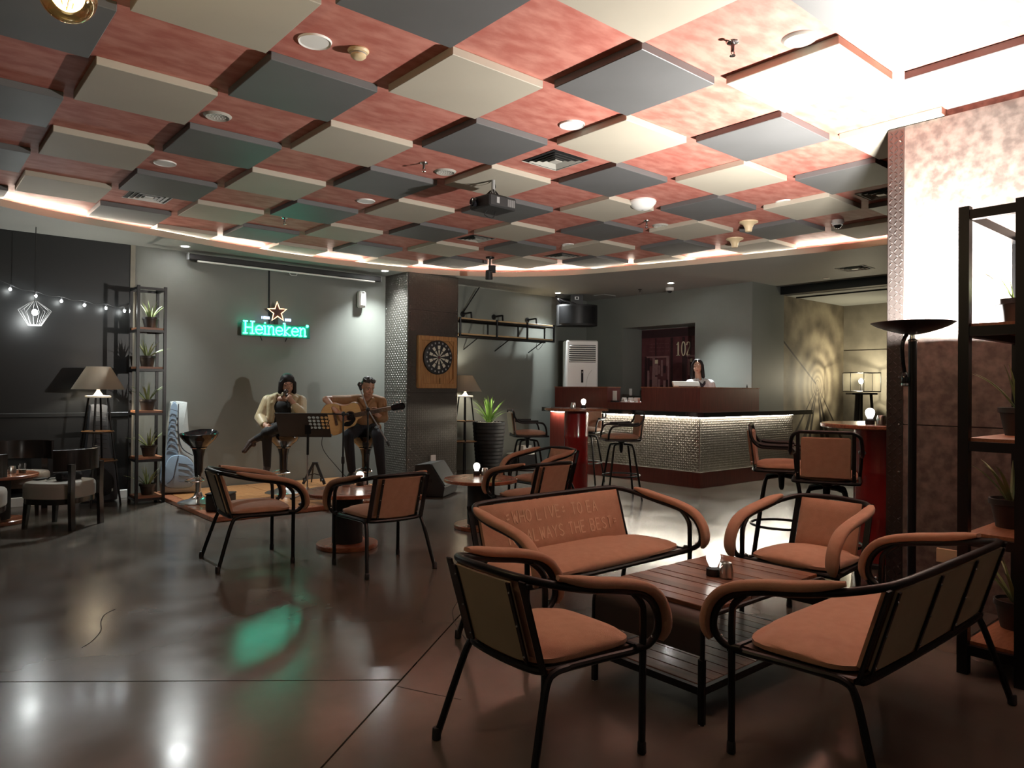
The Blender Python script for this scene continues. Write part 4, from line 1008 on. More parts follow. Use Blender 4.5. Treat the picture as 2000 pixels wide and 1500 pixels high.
# string of bulbs along the dark wall, and its cage pendant
sl = thing('string_lights', 'string of small bright bulbs hanging along the dark wall', 'string lights', (0, 0, 0))
BP = [WY(x, y, 9.30) for x, y in ((20, 565), (70, 578), (120, 588), (165, 596), (207, 602), (243, 607))]
cb = []
for a, b in zip(BP, BP[1:]): cb += [a + Vector((0, 0, 0.05)), (a + b) / 2 + Vector((0, 0, 0.03))]
cb = [BP[0] + Vector((-0.6, 0, 0.3))] + cb + [BP[-1] + Vector((0, 0, 0.05)), BP[-1] + Vector((0.12, 0.11, 0.12))]
MB().tube(catmull(cb, 3), 0.004, 6).build('cable', 'black_matte', sl)
for p in BP:
    b = MB().ell(p, (0.013, 0.013, 0.017), nu=12, nv=8).build('bulb', 'e_string', sl); part('socket', 'black_matte', b, 'lathe', [(0.009, 0.014), (0.010, 0.05)], 10, p)
    lamp('string_bulb_light', 'POINT', p + Vector((0, -0.03, 0)), 0.5, (0.95, 1.0, 0.98), sl, shadow_soft_size=0.012)
cp_ = WY(68, 612, 9.05)
cg = thing('cage_pendant', 'wire cage pendant lamp glowing in front of the dark wall', 'lamp', cp_)
for k in range(16):
    a = 2 * PI * k / 16; c, s = math.cos(a), math.sin(a)
    part('wire', 'grey_plastic', cg, 'tube', [(0.02 * c, 0.02 * s, 0.13), (0.15 * c, 0.15 * s, 0.03), (0.062 * c, 0.062 * s, -0.125)], 0.0016, 5)
MB().tube([(0.062 * math.cos(2 * PI * k / 24), 0.062 * math.sin(2 * PI * k / 24), -0.125) for k in range(24)], 0.004, 6, True).build('bottom_ring', 'white_plastic', cg)
part('bulb', 'e_string', cg, 'ell', (0, 0, 0.01), (0.028, 0.028, 0.034)); part('cord', 'black_matte', cg, 'tube', [(0, 0, 0.03), (0, 0, ZS - cp_.z)], 0.004, 6)
lamp('cage_light', 'POINT', (0, 0, -0.06), 5, (0.95, 1.0, 0.98), cg, shadow_soft_size=0.03)

# soffit downlights
def downlight(px, py, label, power=None, tgt=None, cone=112):
    p = G(px, py, ZS); p.y = min(p.y, 9.06); t = thing('downlight', label, 'downlight', p, 0, 'recessed soffit downlights')
    part('bezel', 'white_plastic', t, 'lathe', [(0.042, -0.001), (0.06, -0.004), (0.062, 0.0), (0.042, 0.0)], 28)
    part('lens', 'e_down', t, 'lathe', [(0.0001, -0.0025), (0.041, -0.0025)], 24)
    if power:
        l = lamp('downlight_beam', 'SPOT', (0, 0, -0.012), power, (0.94, 1.0, 0.985), t, spot_size=math.radians(cone), spot_blend=1.0, shadow_soft_size=0.04)
        if tgt: l.rotation_euler = (Vector(tgt) - p).to_track_quat('-Z', 'Y').to_euler()
    return t
downlight(355, 484, 'bright recessed downlight in the soffit above the plant shelf', 300, (2.3, 7.9, 0.0), 96)
downlight(752, 529, 'bright recessed downlight in the soffit beside the dartboard pillar', 330)
downlight(1090, 572, 'bright recessed downlight in the soffit above the pipe shelf', 170)
downlight(1310, 553, 'bright recessed downlight in the soffit over the bar', 520, (9.15, 6.4, 1.55), 84)

# ================================================================ CEILING FIXTURES
GS = 'round white ceiling speakers'
for i, (x, y) in enumerate(((615, 80), (322, 318), (1117, 243), (715, 392), (1533, 394), (1111, 478))):
    t = thing('ceiling_speaker', 'flat round white speaker set in a red ceiling square', 'speaker', G(x, y, ZC), 0, GS)
    part('rim', 'white_plastic', t, 'lathe', [(0.074, -0.004), (0.083, -0.010), (0.087, 0.0), (0.074, 0.0)], 30); part('grille', 'white_plastic', t, 'lathe', [(0.0001, -0.006), (0.075, -0.005)], 30)
for x, y in ((425, 226), (870, 335), (1562, 75), (1290, 440)):
    t = thing('round_vent', 'round perforated cream vent set in a red ceiling square', 'vent', G(x, y, ZC), 0, 'round perforated ceiling vents')
    part('rim', 'cream_plastic' if False else 'vent_grey', t, 'lathe', [(0.062, -0.006), (0.074, -0.014), (0.088, -0.003), (0.090, 0.0), (0.062, 0.0)], 30); part('plate', 'dark_steel', t, 'lathe', [(0.0001, -0.003), (0.063, -0.003)], 24)
    dots = MB()
    for rr, n in ((0.012, 5), (0.032, 10), (0.050, 15)):
        for k in range(n): a = 2 * PI * k / n; dots.ell((rr * math.cos(a), rr * math.sin(a), -0.005), (0.006, 0.006, 0.003), nu=6, nv=3)
    dots.build('perforated_plate', 'white_plastic', t)
sd = thing('smoke_detector', 'cream stepped smoke detector next to a ceiling speaker', 'smoke detector', G(700, 98, ZC))
part('base', 'cream_plastic', sd, 'lathe', [(0.055, 0.0), (0.057, -0.006), (0.050, -0.016), (0.042, -0.018)], 28); part('chamber', 'cream_plastic', sd, 'lathe', [(0.042, -0.016), (0.041, -0.034), (0.030, -0.044), (0.014, -0.047), (0.0001, -0.047)], 28); part('slot_ring', 'grey_plastic', sd, 'lathe', [(0.0425, -0.020), (0.0425, -0.026)], 24)
for x, y, z in ((828, 318, ZC), (1431, 82, ZC), (1263, 431, ZC), (556, 425, ZC), (1250, 565, ZS)):
    t = thing('sprinkler', 'small fire sprinkler head under the ceiling', 'sprinkler', G(x, y, z), 0, 'fire sprinkler heads')
    part('escutcheon', 'chrome' if z == ZC else 'black_metal', t, 'lathe', [(0.032, 0.0), (0.030, -0.006), (0.014, -0.012)], 20); part('stem', 'dark_steel', t, 'lathe', [(0.010, -0.008), (0.009, -0.045), (0.006, -0.05)], 12)
    part('frame', 'dark_steel', t, 'tube', catmull([(0.010, 0, -0.04), (0.014, 0, -0.055), (0.004, 0, -0.068), (-0.004, 0, -0.068), (-0.014, 0, -0.055), (-0.010, 0, -0.04)], 3), 0.0022, 5); part('deflector', 'chrome', t, 'lathe', [(0.016, -0.070), (0.015, -0.073)], 14)
def diffuser(px, py, z, label, s=0.19, m='vent_grey', group='square air diffusers'):
    t = thing('air_diffuser', label, 'vent', G(px, py, z), 0, group)
    for k, (r0, zz) in enumerate(((1.0, -0.004), (0.78, -0.012), (0.58, -0.014), (0.38, -0.016))):
        a = s * r0; b = a - s * 0.085; mb = MB()
        v = [(-a, -a, zz), (a, -a, zz), (a, a, zz), (-a, a, zz), (-b, -b, zz + 0.012), (b, -b, zz + 0.012), (b, b, zz + 0.012), (-b, b, zz + 0.012)]
        mb._add(v, [(i, (i + 1) % 4, 4 + (i + 1) % 4, 4 + i) for i in range(4)])
        mb.build('vane' if k else 'frame', m, t, False)
    part('core', m, t, 'box', (0, 0, -0.012), (s * 0.4, s * 0.4, 0.006)); part('duct', 'black_matte', t, 'box', (0, 0, -0.001), (s * 1.9, s * 1.9, 0.002))
diffuser(1085, 313, ZC, 'square louvred air diffuser in a red square near the projector')
diffuser(290, 384, ZC, 'square louvred air diffuser near the string-light corner of the ceiling', m='white_plastic')
diffuser(1098, 500, ZC, 'square louvred air diffuser by the lit cove edge')
diffuser(930, 466, ZC, 'square air diffuser above the track spotlight', 0.17)
diffuser(1722, 378, ZC, 'square air diffuser beside the tread-plate wall corner', 0.17)
diffuser(1670, 524, ZS, 'white square air diffuser in the soffit above the alcove', 0.19, 'white_plastic')
tag(part('ceiling_disc', 'white_plastic', None, 'lathe', [(0.0001, -0.006), (0.05, -0.006), (0.056, 0.0)], 24, G(1614, 543, ZS)), 'thin white disc on the soffit next to the alcove beam', 'cover plate')
wa = thing('wifi_bowl', 'white bowl-shaped access point under the ceiling', 'access point', G(1255, 392, ZC))
part('base', 'white_plastic', wa, 'lathe', [(0.125, 0.0), (0.130, -0.012), (0.125, -0.03)], 36); part('dome', 'white_plastic', wa, 'lathe', [(0.123, -0.03), (0.095, -0.062), (0.06, -0.085), (0.03, -0.090), (0.0001, -0.091)], 36); part('badge', 'grey_plastic', wa, 'lathe', [(0.012, -0.0912), (0.0001, -0.0925)], 12)
for x, y, nm in ((1462, 433, 'beside'), (1435, 466, 'past')):
    t = thing('ceiling_horn', 'cream trumpet-shaped fitting under the ceiling ' + nm + ' the dome camera row', 'ceiling fitting', G(x, y, ZC)); part('flare', 'cream_plastic', t, 'lathe', [(0.10, 0.0), (0.098, -0.012), (0.06, -0.03), (0.042, -0.06), (0.034, -0.10), (0.032, -0.105)], 28); part('tip', 'cream_plastic', t, 'lathe', [(0.032, -0.104), (0.0001, -0.108)], 20)
dc = thing('dome_camera', 'white dome security camera under the checkerboard ceiling', 'camera', G(1636, 430, ZC)); part('base', 'white_plastic', dc, 'lathe', [(0.06, 0.0), (0.062, -0.03), (0.05, -0.04)], 26); part('dome', 'screen_black', dc, 'ell', (0, 0, -0.045), (0.045, 0.045, 0.042)); part('collar', 'white_plastic', dc, 'lathe', [(0.05, -0.038), (0.052, -0.052), (0.046, -0.056)], 24)
cc = thing('dome_camera', 'small white security camera under the soffit over the bar', 'camera', G(1308, 562, ZS)); part('base', 'white_plastic', cc, 'lathe', [(0.065, 0.0), (0.066, -0.04), (0.05, -0.05)], 26); part('dome', 'screen_black', cc, 'ell', (0, 0, -0.055), (0.038, 0.038, 0.03)); part('collar', 'grey_plastic', cc, 'lathe', [(0.05, -0.046), (0.045, -0.056)], 20)
tag(part('access_hatch', 'soffit', None, 'box', G(1181, 577, ZS) - Vector((0, 0, 0.006)), (0.3, 0.25, 0.012)), 'small square hatch in the soffit by the bar corner', 'hatch')
# projector
pc = G(963, 400, 2.86)
pj = thing('projector', 'black ceiling-mounted projector under the checkerboard panels', 'projector', (pc.x, pc.y, 2.86), VIEW + 0.75)
MB().box((0, 0, 0), (0.30, 0.26, 0.10), bevel=0.012).build('body', 'black_matte', pj)
part('lens', 'screen_black', pj, 'lathe', [(0.036, 0), (0.036, 0.03), (0.028, 0.034), (0.0001, 0.028)], 20, (-0.155, 0.05, 0), True, Matrix.Rotation(-PI / 2, 3, 'Y'))
part('mount_plate', 'black_metal', pj, 'box', (0, 0, 0.06), (0.16, 0.16, 0.015)); part('mount_pole', 'grey_plastic', pj, 'lathe', [(0.016, 0.06), (0.016, ZC - 2.86)], 14)
for k in range(3): a = k * 2.1; part('mount_arm', 'black_metal', pj, 'tube', [(0.02 * math.cos(a), 0.02 * math.sin(a), 0.12), (0.11 * math.cos(a), 0.09 * math.sin(a), 0.05)], 0.007, 6)
vn = MB()
for k in range(7): vn.box((0.05 + 0.012 * k, -0.131, 0.0), (0.005, 0.004, 0.06))
vn.build('vent_slots', 'grey_plastic', pj); part('input_panel', 'grey_plastic', pj, 'box', (-0.06, -0.131, 0.005), (0.03, 0.004, 0.05))
MB().tube(catmull([(-0.05, 0.02, -0.05), (-0.09, 0.0, -0.10), (-0.03, -0.03, -0.12), (0.03, 0.0, -0.05)], 6), 0.004, 6).build('cable', 'black_matte', pj)
MB().tube(catmull([(0.0, 0.0, 0.2), (0.05, 0.03, 0.16), (0.02, 0.06, 0.10), (0.08, 0.05, 0.05)], 6), 0.004, 6).build('cable', 'black_matte', pj)
# track spotlight
tc_ = G(957, 505, ZC - 0.02)
ts = thing('spotlight', 'small black swivel spotlight hanging at the cove edge', 'spotlight', (tc_.x, tc_.y, ZC), VIEW)
part('ceiling_rose', 'black_metal', ts, 'lathe', [(0.06, 0), (0.058, -0.02), (0.015, -0.03)], 20); part('stem', 'black_metal', ts, 'lathe', [(0.011, -0.02), (0.011, -0.14)], 10)
part('transformer', 'black_matte', ts, 'box', (0.03, 0, -0.165), (0.10, 0.05, 0.10), bevel=0.006); part('head', 'black_matte', ts, 'lathe', [(0.048, 0.0), (0.05, 0.01), (0.045, 0.12), (0.02, 0.13)], 18, (-0.01, -0.03, -0.31), True, Matrix.Rotation(0.25, 3, 'X'))

# ================================================================ STAGE WALL
# projection screen roller
a_, b_ = WY(368, 497, 9.28), WY(742, 533, 9.28)
zsn = 2.90
sn = thing('projector_screen', 'rolled-up projector screen case hanging high on the stage wall', 'projector screen', ((a_.x + b_.x) / 2, 9.28, zsn)); wl = (b_.x - a_.x)
part('case', 'black_matte', sn, 'box', (0, 0, 0), (wl, 0.07, 0.07), bevel=0.008); part('weight_bar', 'white_plastic', sn, 'tube', [(-wl / 2 + 0.1, -0.025, -0.047), (wl / 2 - 0.1, -0.025, -0.047)], 0.013, 10); part('pull_tab', 'white_plastic', sn, 'tube', catmull([(-0.05, -0.025, -0.055), (-0.04, -0.025, -0.085), (0.04, -0.025, -0.085), (0.05, -0.025, -0.055)], 4), 0.004, 6)
for s in (1, -1): part('end_cap', 'grey_plastic', sn, 'box', (s * (wl / 2 + 0.006), 0, 0), (0.012, 0.085, 0.085), bevel=0.006); part('bracket', 'black_metal', sn, 'box', (s * (wl / 2 - 0.2), 0.085, 0.02), (0.03, 0.11, 0.05))
# neon sign
sg_c = WY(540, 650, 9.33)
ns = thing('neon_sign', 'green neon Heineken sign with an orange star on the stage wall', 'sign', (sg_c.x, 9.33, 0))
X0, ZB, HH = -0.445, 2.01, 0.155
def nl(pts, ox, s=1.0, sm=True):
    P = [(X0 + ox + x * s, -0.02, ZB + z) for x, z in pts]; return catmull(P, 4) if sm else P
def neon(letter, lines):
    mb = MB()
    for ox, pts, sm in lines: mb.tube(nl(pts, ox, 1, sm), 0.0085, 7)
    return mb.build('letter', 'e_green', ns)
xh = 0.105; H_ = HH
def serif(x, z, w=0.028): return [(x - w, z), (x + w, z)]
def L_e(o): return [(o, [(0.008, xh * 0.52), (0.088, xh * 0.52), (0.086, xh * 0.8), (0.05, xh), (0.014, xh * 0.8), (0.006, xh * 0.45), (0.02, xh * 0.12), (0.055, 0.0), (0.092, 0.02)], True)]
def L_n(o): return [(o, [(0.018, 0.0), (0.018, xh)], False), (o, serif(0.018, 0.0, 0.02), False), (o, serif(0.008, xh, 0.012), False), (o, [(0.018, xh * 0.7), (0.045, xh), (0.072, xh * 0.95), (0.08, xh * 0.7), (0.08, 0.0)], True), (o, serif(0.084, 0.0, 0.016), False)]
neon('H', [(0, [(0.025, 0), (0.025, H_)], False), (0, [(0.115, 0), (0.115, H_)], False), (0, [(0.025, H_ * .5), (0.115, H_ * .5)], False)] + [(0, serif(x, z), False) for x in (0.025, 0.115) for z in (0, H_)])
neon('e', L_e(0.155)); neon('i', [(0.262, [(0.02, 0), (0.02, xh)], False), (0.262, serif(0.02, 0, 0.022), False), (0.262, serif(0.01, xh, 0.012), False), (0.262, [(0.012, H_ - 0.008), (0.028, H_ - 0.008)], False)])
neon('n', L_n(0.315)); neon('e', L_e(0.425)); neon('k', [(0.533, [(0.018, 0), (0.018, H_)], False), (0.533, serif(0.018, 0, 0.02), False), (0.533, serif(0.008, H_, 0.012), False), (0.533, [(0.075, xh), (0.022, xh * 0.45), (0.085, 0.0)], False), (0.533, serif(0.078, xh, 0.016), False), (0.533, serif(0.088, 0, 0.012), False)])
neon('e', L_e(0.645)); neon('n', L_n(0.755)); neon('dot', [(0.845, [(0.01, xh + 0.025), (0.03, xh + 0.025), (0.03, xh + 0.04), (0.01, xh + 0.04)], True)])
part('back_plate', 'sign_green', ns, 'box', (0, 0.0, ZB + 0.055), (0.94, 0.012, 0.17), bevel=0.004)
part('housing', 'black_matte', ns, 'box', (0, 0.045, ZB + 0.06), (0.76, 0.08, 0.12), bevel=0.006)
sx, sz = 0.0, ZB + 0.30; R1, R2 = 0.135, 0.055
star = [(sx + (R1 if k % 2 == 0 else R2) * math.sin(k * PI / 5 - 0.05), -0.025, sz + (R1 if k % 2 == 0 else R2) * math.cos(k * PI / 5 - 0.05)) for k in range(10)]
MB().tube(star, 0.0075, 6, True).build('star', 'e_star', ns)
part('star_plate', 'maroon_dark', ns, 'prism', [(p[0], p[2]) for p in star], 0, 0.01, Matrix(((1, 0, 0, 0), (0, 0, 1, -0.01), (0, 1, 0, 0), (0, 0, 0, 1))))
part('blue_bar', 'e_blue', ns, 'box', (-0.145, -0.02, sz - 0.085), (0.085, 0.012, 0.035), bevel=0.005); part('blue_bar', 'e_blue', ns, 'box', (0.148, -0.02, sz - 0.095), (0.085, 0.012, 0.035), bevel=0.005); part('blue_tick', 'e_blue', ns, 'box', (-0.205, -0.02, sz - 0.085), (0.012, 0.012, 0.03))
part('support', 'black_matte', ns, 'box', (0, 0.02, ZB + 0.20), (0.05, 0.03, 0.26)); part('power_cord', 'black_matte', ns, 'tube', [(-0.07, 0.075, ZB + 0.12), (-0.075, 0.078, 2.96)], 0.01, 8)
for s in (1, -1): part('stand_off', 'black_metal', ns, 'tube', [(s * 0.2, 0.08, ZB + 0.02), (s * 0.16, 0.085, ZB - 0.08)], 0.006, 6)
# air freshener
dz = WY(706, 585, 9.36)
af = thing('air_freshener', 'white wall-mounted air freshener dispenser', 'dispenser', (dz.x, 9.36, dz.z)); MB().box((0, 0, 0), (0.115, 0.10, 0.24), bevel=0.022).build('case', 'white_plastic', af); part('front_cover', 'white_plastic', af, 'box', (0, -0.052, -0.01), (0.085, 0.02, 0.17), bevel=0.009); part('indicator', 'screen_black', af, 'box', (0, -0.054, 0.092), (0.03, 0.006, 0.012)); part('nozzle', 'grey_plastic', af, 'box', (0, -0.064, 0.055), (0.016, 0.006, 0.014))

# dart cabinet
dcab = thing('dart_cabinet', 'wooden dartboard cabinet hung on the tread-plate pillar', 'dartboard', (6.06, py0 - 0.008, 1.70))
cwid, chgt = 0.68, 0.76
for i in range(6): part('plank', 'wood_light', dcab, 'box', (-cwid / 2 + cwid * (i + 0.5) / 6, -0.02, 0), (cwid / 6 - 0.003, 0.024, chgt - 0.02))
for s in (1, -1): part('frame_rail', 'wood_light', dcab, 'box', (0, -0.045, s * (chgt / 2 - 0.035)), (cwid - 0.10, 0.05, 0.07), bevel=0.006); part('frame_stile', 'wood_light', dcab, 'box', (s * (cwid / 2 - 0.03), -0.045, 0), (0.06, 0.05, chgt), bevel=0.006)
for sx_ in (1, -1):
    for sz_ in (1, -1): part('corner_block', 'wood_light', dcab, 'prism', [(sx_ * (cwid / 2 - 0.06), sz_ * (chgt / 2 - 0.07)), (sx_ * (cwid / 2 - 0.13), sz_ * (chgt / 2 - 0.07)), (sx_ * (cwid / 2 - 0.06), sz_ * (chgt / 2 - 0.14))], -0.05, -0.01, Matrix(((1, 0, 0, 0), (0, 0, 1, 0), (0, 1, 0, 0), (0, 0, 0, 1))))
part('edge_strip', 'wood_light', dcab, 'box', (-cwid / 2 + 0.015, -0.075, 0), (0.022, 0.012, chgt - 0.02))
RX = Matrix.Rotation(PI / 2, 3, 'X')
db = part('dartboard', 'black_matte', dcab, 'lathe', [(0.225, -0.01), (0.25, 0.005), (0.25, 0.035), (0.235, 0.048), (0.18, 0.052), (0.0001, 0.052)], 48, (0.0, -0.035, 0.07), True, RX)
def seg(r0, r1, a0, a1, n=3):
    P = [(r1 * math.sin(a0 + (a1 - a0) * k / n), r1 * math.cos(a0 + (a1 - a0) * k / n)) for k in range(n + 1)] + [(r0 * math.sin(a1 - (a1 - a0) * k / n), r0 * math.cos(a1 - (a1 - a0) * k / n)) for k in range(n + 1)]
    return P
MY = Matrix(((1, 0, 0, 0), (0, 0, 1, 0), (0, 1, 0, 0.07), (0, 0, 0, 1)))
for k in range(10):
    a = k * PI / 5
    part('segment', 'dart_light', db, 'prism', seg(0.025, 0.105, a - 0.14, a + 0.14), -0.0905, -0.086, MY); part('segment', 'dart_light', db, 'prism', seg(0.118, 0.172, a - 0.14, a + 0.14), -0.0905, -0.086, MY)
for k in range(20):
    a = k * PI / 10; part('number', 'grey_plastic', db, 'prism', [(0.212 * math.sin(a) + x, 0.212 * math.cos(a) + z) for x, z in ((-.010, -.013), (.010, -.013), (.010, .013), (-.010, .013))], -0.088, -0.080, MY)
part('bull', 'maroon', db, 'lathe', [(0.018, 0.0), (0.018, 0.058), (0.0001, 0.058)], 16, (0, -0.035, 0.07), True, RX)
part('dart', 'wood_light', dcab, 'tube', [(0.05, -0.055, -0.31), (0.05, -0.055, -0.23)], 0.005, 6)

# ================================================================ PIPE SHELF, AC, HUNG SPEAKER
psx0, psx1, psy = 6.60, 8.62, 9.02
ps = thing('pipe_shelf', 'two-tier wooden wall shelf on black pipes next to the pillar', 'shelf', (0, 0, 0))
for z in (2.40, 2.16):
    for k, y in enumerate((psy, psy + 0.11)): part('board', 'ply', ps, 'box', ((psx0 + psx1) / 2, y, z), (psx1 - psx0, 0.10, 0.03), bevel=0.003)
    for y in (psy - 0.06, psy + 0.17): part('pipe', 'black_metal', ps, 'tube', [(psx0, y, z - 0.025), (psx1, y, z - 0.025)], 0.016, 8)
for x in (psx0 + 0.02, 7.35, 8.0, psx1 - 0.01):
    part('pipe_hoop', 'black_metal', ps, 'tube', catmull([(x, psy - 0.062, 2.42), (x, psy - 0.062, 2.14)], 3), 0.017, 8); part('pipe_hoop', 'black_metal', ps, 'tube', [(x, psy + 0.172, 2.42), (x, psy + 0.172, 2.12)], 0.015, 8)
for x in (7.0, 7.65, 8.4):
    part('wall_arm', 'black_metal', ps, 'tube', catmull([(x, 9.405, 2.52), (x, 9.2, 2.53), (x, psy + 0.16, 2.50), (x, psy + 0.15, 2.38)], 5), 0.015, 8); part('flange', 'black_metal', ps, 'lathe', [(0.045, 0.0), (0.045, 0.012), (0.02, 0.02)], 16, (x, 9.415, 2.52), True, Matrix.Rotation(PI / 2, 3, 'X'))
    part('brace', 'black_metal', ps, 'tube', [(x + 0.12, psy + 0.12, 2.14), (x + 0.02, 9.405, 1.95)], 0.010, 6)
part('brace', 'black_metal', ps, 'tube', [(6.98, 9.36, 2.55), (7.25, 9.30, 2.97)], 0.010, 6); part('cable', 'black_matte', ps, 'tube', catmull([(8.3, psy, 2.15), (8.35, psy + .1, 2.05), (8.45, psy + .15, 2.0), (8.55, psy + .1, 2.14)], 5), 0.004, 5)
# floor-standing air conditioner, set diagonally in the corner
acn = thing('air_conditioner', 'tall white floor-standing air conditioner in the corner behind the bar', 'air conditioner', (9.16, 8.86, 0), VIEW + 0.12)
MB().box((0, 0, 1.085), (0.56, 0.34, 2.17), bevel=0.02).build('case', 'white_plastic', acn)
part('vent_recess', 'black_matte', acn, 'box', (0.0, -0.168, 1.94), (0.47, 0.012, 0.30))
for k in range(8): part('louvre', 'white_plastic', acn, 'box', (0, -0.178, 1.81 + k * 0.037), (0.46, 0.02, 0.013), Matrix.Rotation(0.5, 3, 'X'))
part('control_panel', 'screen_black', acn, 'box', (0.0, -0.172, 1.55), (0.04, 0.008, 0.22), bevel=0.003); part('button', 'grey_plastic', acn, 'box', (0, -0.178, 1.62), (0.022, 0.004, 0.03)); part('logo', 'maroon', acn, 'lathe', [(0.012, 0), (0.0001, 0.003)], 10, (-0.06, -0.172, 1.30), True, RX)
part('groove_line', 'grey_plastic', acn, 'tube', catmull([(0.06, -0.171, 1.1), (0.062, -0.171, 1.35), (0.10, -0.171, 1.55), (0.17, -0.171, 1.66)], 5), 0.002, 5)
hs = thing('hanging_speaker', 'large black rounded speaker hung from the soffit above the air conditioner', 'speaker', (9.12, 8.92, 2.62), VIEW)
dp = [(0.36 * math.cos(a), -0.05 - 0.22 * math.sin(a)) for a in [PI * k / 14 for k in range(15)]] + [(-0.30, 0.20), (0.30, 0.20)]
MB().prism(dp, -0.19, 0.17).build('cabinet', 'black_matte', hs); part('grille', 'black_metal', hs, 'prism', [(x * 0.97, y - 0.012) for x, y in dp[:15]], -0.16, 0.14)
part('wall_flange', 'black_metal', hs, 'lathe', [(0.085, 0), (0.085, 0.03), (0.05, 0.04)], 20, (-0.33, 0.02, 0.26), True, Matrix.Rotation(0.9, 3, 'Y')); part('arm', 'black_metal', hs, 'tube', [(-0.30, 0.02, 0.28), (-0.08, 0.0, 0.22), (0.05, 0.0, 0.16)], 0.035, 10); part('ceiling_bracket', 'black_metal', hs, 'box', (0.0, 0.03, 0.265), (0.22, 0.12, 0.20))
part('badge_frame', 'white_plastic', hs, 'box', (0.0, -0.035, 0.30), (0.07, 0.012, 0.05)); part('badge', 'screen_black', hs, 'box', (0.0, -0.042, 0.30), (0.04, 0.004, 0.03))

# ================================================================ BAR NICHE PICTURE
xm = XB + nd + 0.07
nm_ = thing('niche_picture', 'maroon industrial picture numbered 102 in the bar niche', 'picture', (xm, 7.77, 1.66))
part('board', 'maroon', nm_, 'box', (0, 0, 0), (0.02, 1.5, 1.5))
def pr(name, m, y, z, w, h, d=0.004): return part(name, m, nm_, 'box', (-0.01 - d / 2, y - 7.77, z - 1.66), (d, w, h))
pr('band', 'maroon_dark', 7.77, 2.33, 1.5, 0.14)
for y, w in ((8.2, 0.02), (7.85, 0.05), (7.6, 0.05), (7.45, 0.02)): pr('upright', 'maroon_dark', y, 1.75, w, 1.0, 0.005)
for y0, y1 in ((8.42, 7.92), (7.55, 7.1)): pr('frame_top', 'maroon_light', (y0 + y1) / 2, 1.915, y0 - y1, 0.03, 0.006); pr('frame_side', 'maroon_light', y1, 1.55, 0.03, 0.75, 0.006); pr('frame_side', 'maroon_dark', y0, 1.55, 0.05, 0.75, 0.006)
rnd = random.Random(5)
for k in range(16):
    y = 8.36 - (k % 8) * 0.06; z = 1.75 - (k // 8) * 0.32 + rnd.uniform(-.08, .08)
    pr('machine_part', rnd.choice(('maroon_light', 'maroon_light', 'maroon_dark')), y, z, rnd.uniform(.03, .07), rnd.uniform(.1, .34), 0.006 + 0.0004 * k)
for k in range(8): pr('machine_part', rnd.choice(('maroon_light', 'maroon_dark')), 7.48 - (k % 4) * 0.07, 1.72 - (k // 4) * 0.3, .04, rnd.uniform(.1, .28), 0.006 + 0.0005 * k)
pr('small_label', 'cream_print', 8.18, 1.83, 0.06, 0.07, 0.012); pr('small_label', 'cream_print', 7.43, 1.84, 0.04, 0.06, 0.012)
rw = MB()
for r_ in range(3):
    for k in range(13): rw.ell((-0.012, 8.33 - k * 0.034 - 7.77, 2.02 + r_ * 0.065 - 1.66), (0.003, 0.007, 0.005), nu=6, nv=3)
rw.build('rivet_rows', 'maroon_light', nm_)
dg = MB()
def digit(lines, oy):
    for ln, w in lines: dg.sweep([(-0.0135, 0.0 + oy - y - 7.77 + 7.77, z + 0.265) for y, z in ln], [(-0.003, -w), (0.003, -w), (0.003, w), (-0.003, w)], (1, 0, 0))
h = 0.24; o0 = 7.745 - 7.77
digit([([(0.035, 0), (0.035, h)], 0.013), ([(0.0, 0.006), (0.07, 0.006)], 0.006), ([(0.003, h - 0.05), (0.035, h - 0.006)], 0.007)], o0)
digit([([(0.04 + 0.036 * math.sin(2 * PI * k / 20), h / 2 + h / 2 * math.cos(2 * PI * k / 20)) for k in range(21)], 0.010)], o0 - 0.105)
digit([(catmull([(0.0, h - 0.06, 0), (0.02, h - 0.008, 0), (0.06, h - 0.02, 0), (0.068, h - 0.08, 0), (0.03, 0.09, 0), (0.0, 0.012, 0)], 4), 0.010), ([(0.0, 0.008), (0.075, 0.008)], 0.009), ([(0.075, 0.0), (0.078, 0.05)], 0.005)] if False else [([(0.0, h - 0.06), (0.012, h - 0.02), (0.04, h - 0.006), (0.066, h - 0.03), (0.068, h - 0.08), (0.04, 0.10), (0.005, 0.015)], 0.010), ([(0.0, 0.008), (0.075, 0.008)], 0.009)], o0 - 0.21)
tag(dg.build('number', 'cream_print', nm_), 'cream number 102')
tag(MB().box((XB + T + 0.1, ny1 - 0.006, 1.28), (0.07, 0.012, 0.13), bevel=0.003).build('wall_switch', 'white_plastic'), 'white switch plate on the side of the bar niche', 'switch')

# ================================================================ THINGS ON THE BAR
BZ = 1.13
for i, (x, y) in enumerate(((1219, 779), (1232, 776), (1245, 780))):
    p = WX(x, y, 8.55); t = thing('folded_napkins', 'white folded napkin pile on the low part of the bar', 'napkin', (8.55, p.y, BZ), i * 1.5, 'napkins on the bar'); mb = MB()
    mb.pillow((0, 0, 0), (0.09, 0.09, 0.03), dome=0.2); mb.build('bottom_fold', 'paper', t); part('top_fold', 'paper', t, 'prism', [(-0.055, -0.05), (0.05, -0.02), (0.0, 0.06)], 0.02, 0.055 + 0.01 * i)
    part('corner_fold', 'paper', t, 'prism', [(-0.05, 0.0), (0.0, -0.05), (0.02, 0.03)], 0.03, 0.075)
p = WX(1195, 770, 8.5)
mc = thing('menu_card', 'pale upright card on a black stand beside the left parapet of the bar', 'card', (8.5, 7.475, BZ), 0.0); part('stand', 'black_matte', mc, 'box', (0, 0, 0.012), (0.09, 0.09, 0.024)); part('card', 'paper', mc, 'box', (0, 0, 0.10), (0.008, 0.08, 0.15))
